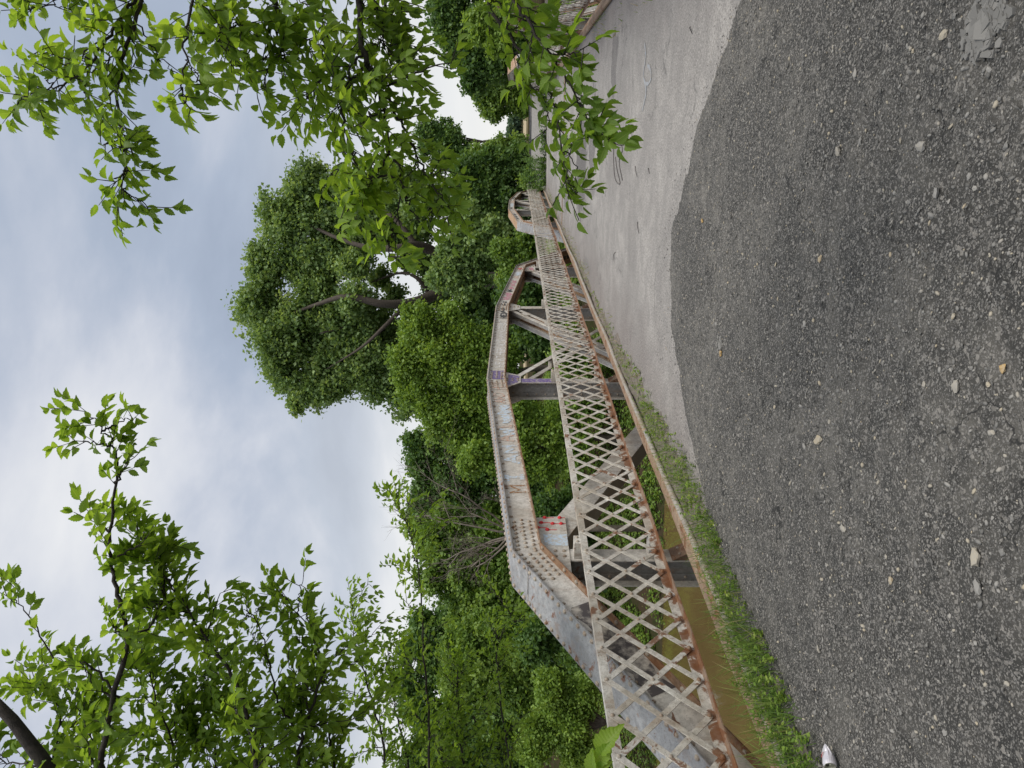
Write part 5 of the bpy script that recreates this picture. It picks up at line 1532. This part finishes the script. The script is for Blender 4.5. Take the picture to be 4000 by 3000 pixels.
# left hand elm on the near bank outside the railing
foot = Vector((-6.6, 2.4, -2.6))
el = empty('elm_tree', foot); tag(el, 'leafy elm on the near bank reaching in from the left above the railing', 'tree', 'near elms framing the bridge')
e = Elm(22); e.k = 0.86
e.mb.tube([foot, foot + Vector((.1, 0, 2)), foot + Vector((.2, .2, 4)), foot + Vector((.3, .3, 5.5))], [.20, .17, .13, .09], 8)
hub = foot + Vector((.2, .2, 4.2))
def limb(first, r0=.035, r1=.014):
    e.mb.tube(catmull([hub, hub.lerp(first, .5) + Vector((0, 0, .15)), first], 5), [r0 + (r1 - r0) * i / 10 for i in range(11)], 7)
D = 3.7
a = chain((150, 1740, D), (80, 1640, D), (20, 1560, D), (-60, 1480, D)); limb(a[0], .08, .05)
e.mb.tube(a, [.044, .036, .029, .024], 10)
e.branch(chain((110, 1690, D), (60, 1655, D), (0, 1650, D + .2), (-40, 1600, D + .2)), .006, .002, 14, (.1, .22), .08, 4, tint=.45)
a = chain((200, 1760, D), (225, 1580, D), (270, 1390, D), (245, 1270, D), (228, 1170, D), (250, 1020, D), (225, 940, D), (180, 890, D)); limb(a[0])
e.branch(a, .017, .002, 34, (.09, .2), .082, 8, (.16, .3), start=.06, droop=.15, tint=.52)
a = chain((255, 1510, D), (190, 1440, D), (110, 1420, D + .05), (60, 1340, D + .05), (5, 1285, D + .05))
e.branch(a, .007, .002, 9, (.06, .13), .075, 2, (.1, .2), droop=.15, tint=.5)
a = chain((560, 1760, D + .2), (545, 1600, D + .2), (500, 1470, D + .15), (430, 1360, D + .1), (370, 1270, D + .1), (290, 1150, D + .1)); limb(a[0])
e.branch(a, .014, .002, 40, (.09, .2), .082, 12, (.18, .34), start=.05, droop=.15, tint=.55)
a = chain((270, 1390, D), (330, 1340, D + .1), (350, 1260, D + .1), (310, 1200, D + .1))
e.branch(a, .007, .002, 18, (.09, .18), .08, 6, (.15, .28), droop=.15, tint=.45)
a = chain((400, 1760, D + .3), (370, 1620, D + .3), (330, 1500, D + .3), (310, 1400, D + .3)); limb(a[0])
e.branch(a, .009, .002, 26, (.1, .22), .08, 12, (.2, .36), droop=.2, tint=.42)
a = chain((90, 1760, D + .4), (110, 1640, D + .4), (120, 1540, D + .4), (60, 1450, D + .4)); limb(a[0])
e.branch(a, .008, .002, 22, (.1, .22), .075, 8, (.18, .32), droop=.2, tint=.55)
a = chain((470, 1770, D + .5), (460, 1640, D + .5), (440, 1540, D + .5), (440, 1430, D + .5)); limb(a[0])
e.branch(a, .008, .002, 28, (.1, .22), .078, 12, (.2, .36), droop=.2, tint=.40)
a = chain((640, 1770, D + .4), (650, 1600, D + .4), (690, 1470, D + .4), (680, 1380, D + .4), (615, 1290, D + .4)); limb(a[0])
e.branch(a, .012, .002, 34, (.09, .2), .078, 14, (.2, .38), start=.05, droop=.2, tint=.48)
a = chain((650, 1600, D + .4), (600, 1520, D + .4), (580, 1430, D + .4), (550, 1340, D + .4), (515, 1310, D + .4))
e.branch(a, .007, .002, 18, (.07, .15), .062, 5, (.14, .24), droop=.2, tint=.5)
a = chain((250, 1770, D + .6), (220, 1660, D + .6), (190, 1580, D + .6), (200, 1500, D + .6)); limb(a[0])
e.branch(a, .008, .002, 26, (.1, .22), .074, 10, (.2, .34), droop=.2, tint=.35)
a = chain((740, 1770, D + .6), (720, 1650, D + .6), (700, 1560, D + .6), (640, 1500, D + .6)); limb(a[0])
e.branch(a, .009, .002, 28, (.1, .22), .074, 12, (.2, .4), droop=.2, tint=.30)
a = chain((560, 1780, D + .8), (590, 1680, D + .8), (560, 1590, D + .8), (520, 1520, D + .8)); limb(a[0])
e.branch(a, .009, .002, 28, (.1, .22), .074, 12, (.2, .4), droop=.2, tint=.36)
e.build(el)

# saplings growing up just outside the railing
def sapling(label, foot, chains, seed, tint=.5, lsz=.072):
    global e, hub
    root = empty('elm_sapling', foot); tag(root, label, 'tree', 'elm saplings outside the railing')
    e = Elm(seed)
    for ch in chains:
        f0 = ch[0]
        e.mb.tube(catmull([Vector(foot), Vector(foot).lerp(f0, .5) + Vector((.05, 0, .1)), f0], 4), [.022 - .001 * i for i in range(9)], 6)
        e.branch(ch, .011, .002, 32, (.1, .24), lsz, 14, (.2, .42), start=.04, droop=.22, tint=tint)
    e.build(root)
D = 5.4
sapling('elm sapling with a horizontal dark stem in front of the dead tree', (-7.6, 3.6, -3.6), [chain((930, 1740, D), (925, 1560, D), (915, 1400, D), (905, 1250, D), (885, 1150, D), (850, 1085, D)),
        chain((830, 1760, D + .1), (830, 1620, D + .1), (800, 1500, D + .1), (770, 1400, D + .1), (760, 1300, D + .1)), chain((900, 1760, D + .3), (880, 1640, D + .3), (850, 1520, D + .3), (840, 1420, D + .3))], 31, .5)
D = 5.9
sapling('elm sapling reaching low behind the near railing and end post', (-8.2, 4.2, -3.9), [chain((1120, 1760, D), (1100, 1640, D), (1080, 1500, D), (1075, 1400, D), (1110, 1310, D)),
        chain((1010, 1760, D), (1000, 1640, D), (990, 1530, D), (985, 1440, D)), chain((960, 1770, D + .2), (955, 1660, D + .2), (950, 1560, D + .2))], 32, .48, .066)
# a low leafy shoot close to the camera on the left
sh = empty('elm_shoot', Vector((-2.7, 0.95, 0))); tag(sh, 'young elm shoot with large leaves poking up in front of the railing', 'plant', 'elm shoots by the near curb')
sh.location = W(1420, 1760, 2.3); sh.location.z = 0.0
e = Elm(41); e.k = 0.78
e.mb.tube([sh.location, sh.location.lerp(W(1330, 1700, 2.3), .6), W(1310, 1665, 2.3)], [.006, .005, .004], 5)
for (tipx, tipy, bx, by, L_, nn) in ((1347, 1548, 1290, 1632, .085, (.3, -.6, .6)), (1338, 1590, 1275, 1655, .10, (-.1, -.8, .5)), (1330, 1640, 1282, 1665, .07, (.2, -.5, .7)), (1268, 1612, 1285, 1670, .06, (.3, -.5, .4))):
    p0, p1 = W(bx, by, 2.3), W(tipx, tipy, 2.25)
    e.leaf(p0, (p1 - p0).normalized(), Vector(nn), (p1 - p0).length * 0.85, .72)
    e.mb.tube([W(1310, 1665, 2.3), p0], [.003, .0015], 4)
e.build(sh, .58)
sh = empty('elm_shoot', W(1745, 1670, H * F / (K * 1745 - 2025))); sh.location.z = 0
tag(sh, 'young elm shoot with dark leaves at the bottom of the weed strip', 'plant', 'elm shoots by the near curb')
e = Elm(42)
b0_ = sh.location
e.mb.tube([b0_, b0_ + Vector((0, 0, .12))], [.004, .002], 5)
for k in range(7):
    an = k * 2.4; a_ = Vector((math.cos(an), math.sin(an), .35)).normalized()
    e.leaf(b0_ + Vector((0, 0, .05 + .012 * k)), a_, Vector((0, 0, 1)), .075 + .005 * k, .45)
e.build(sh, .6)
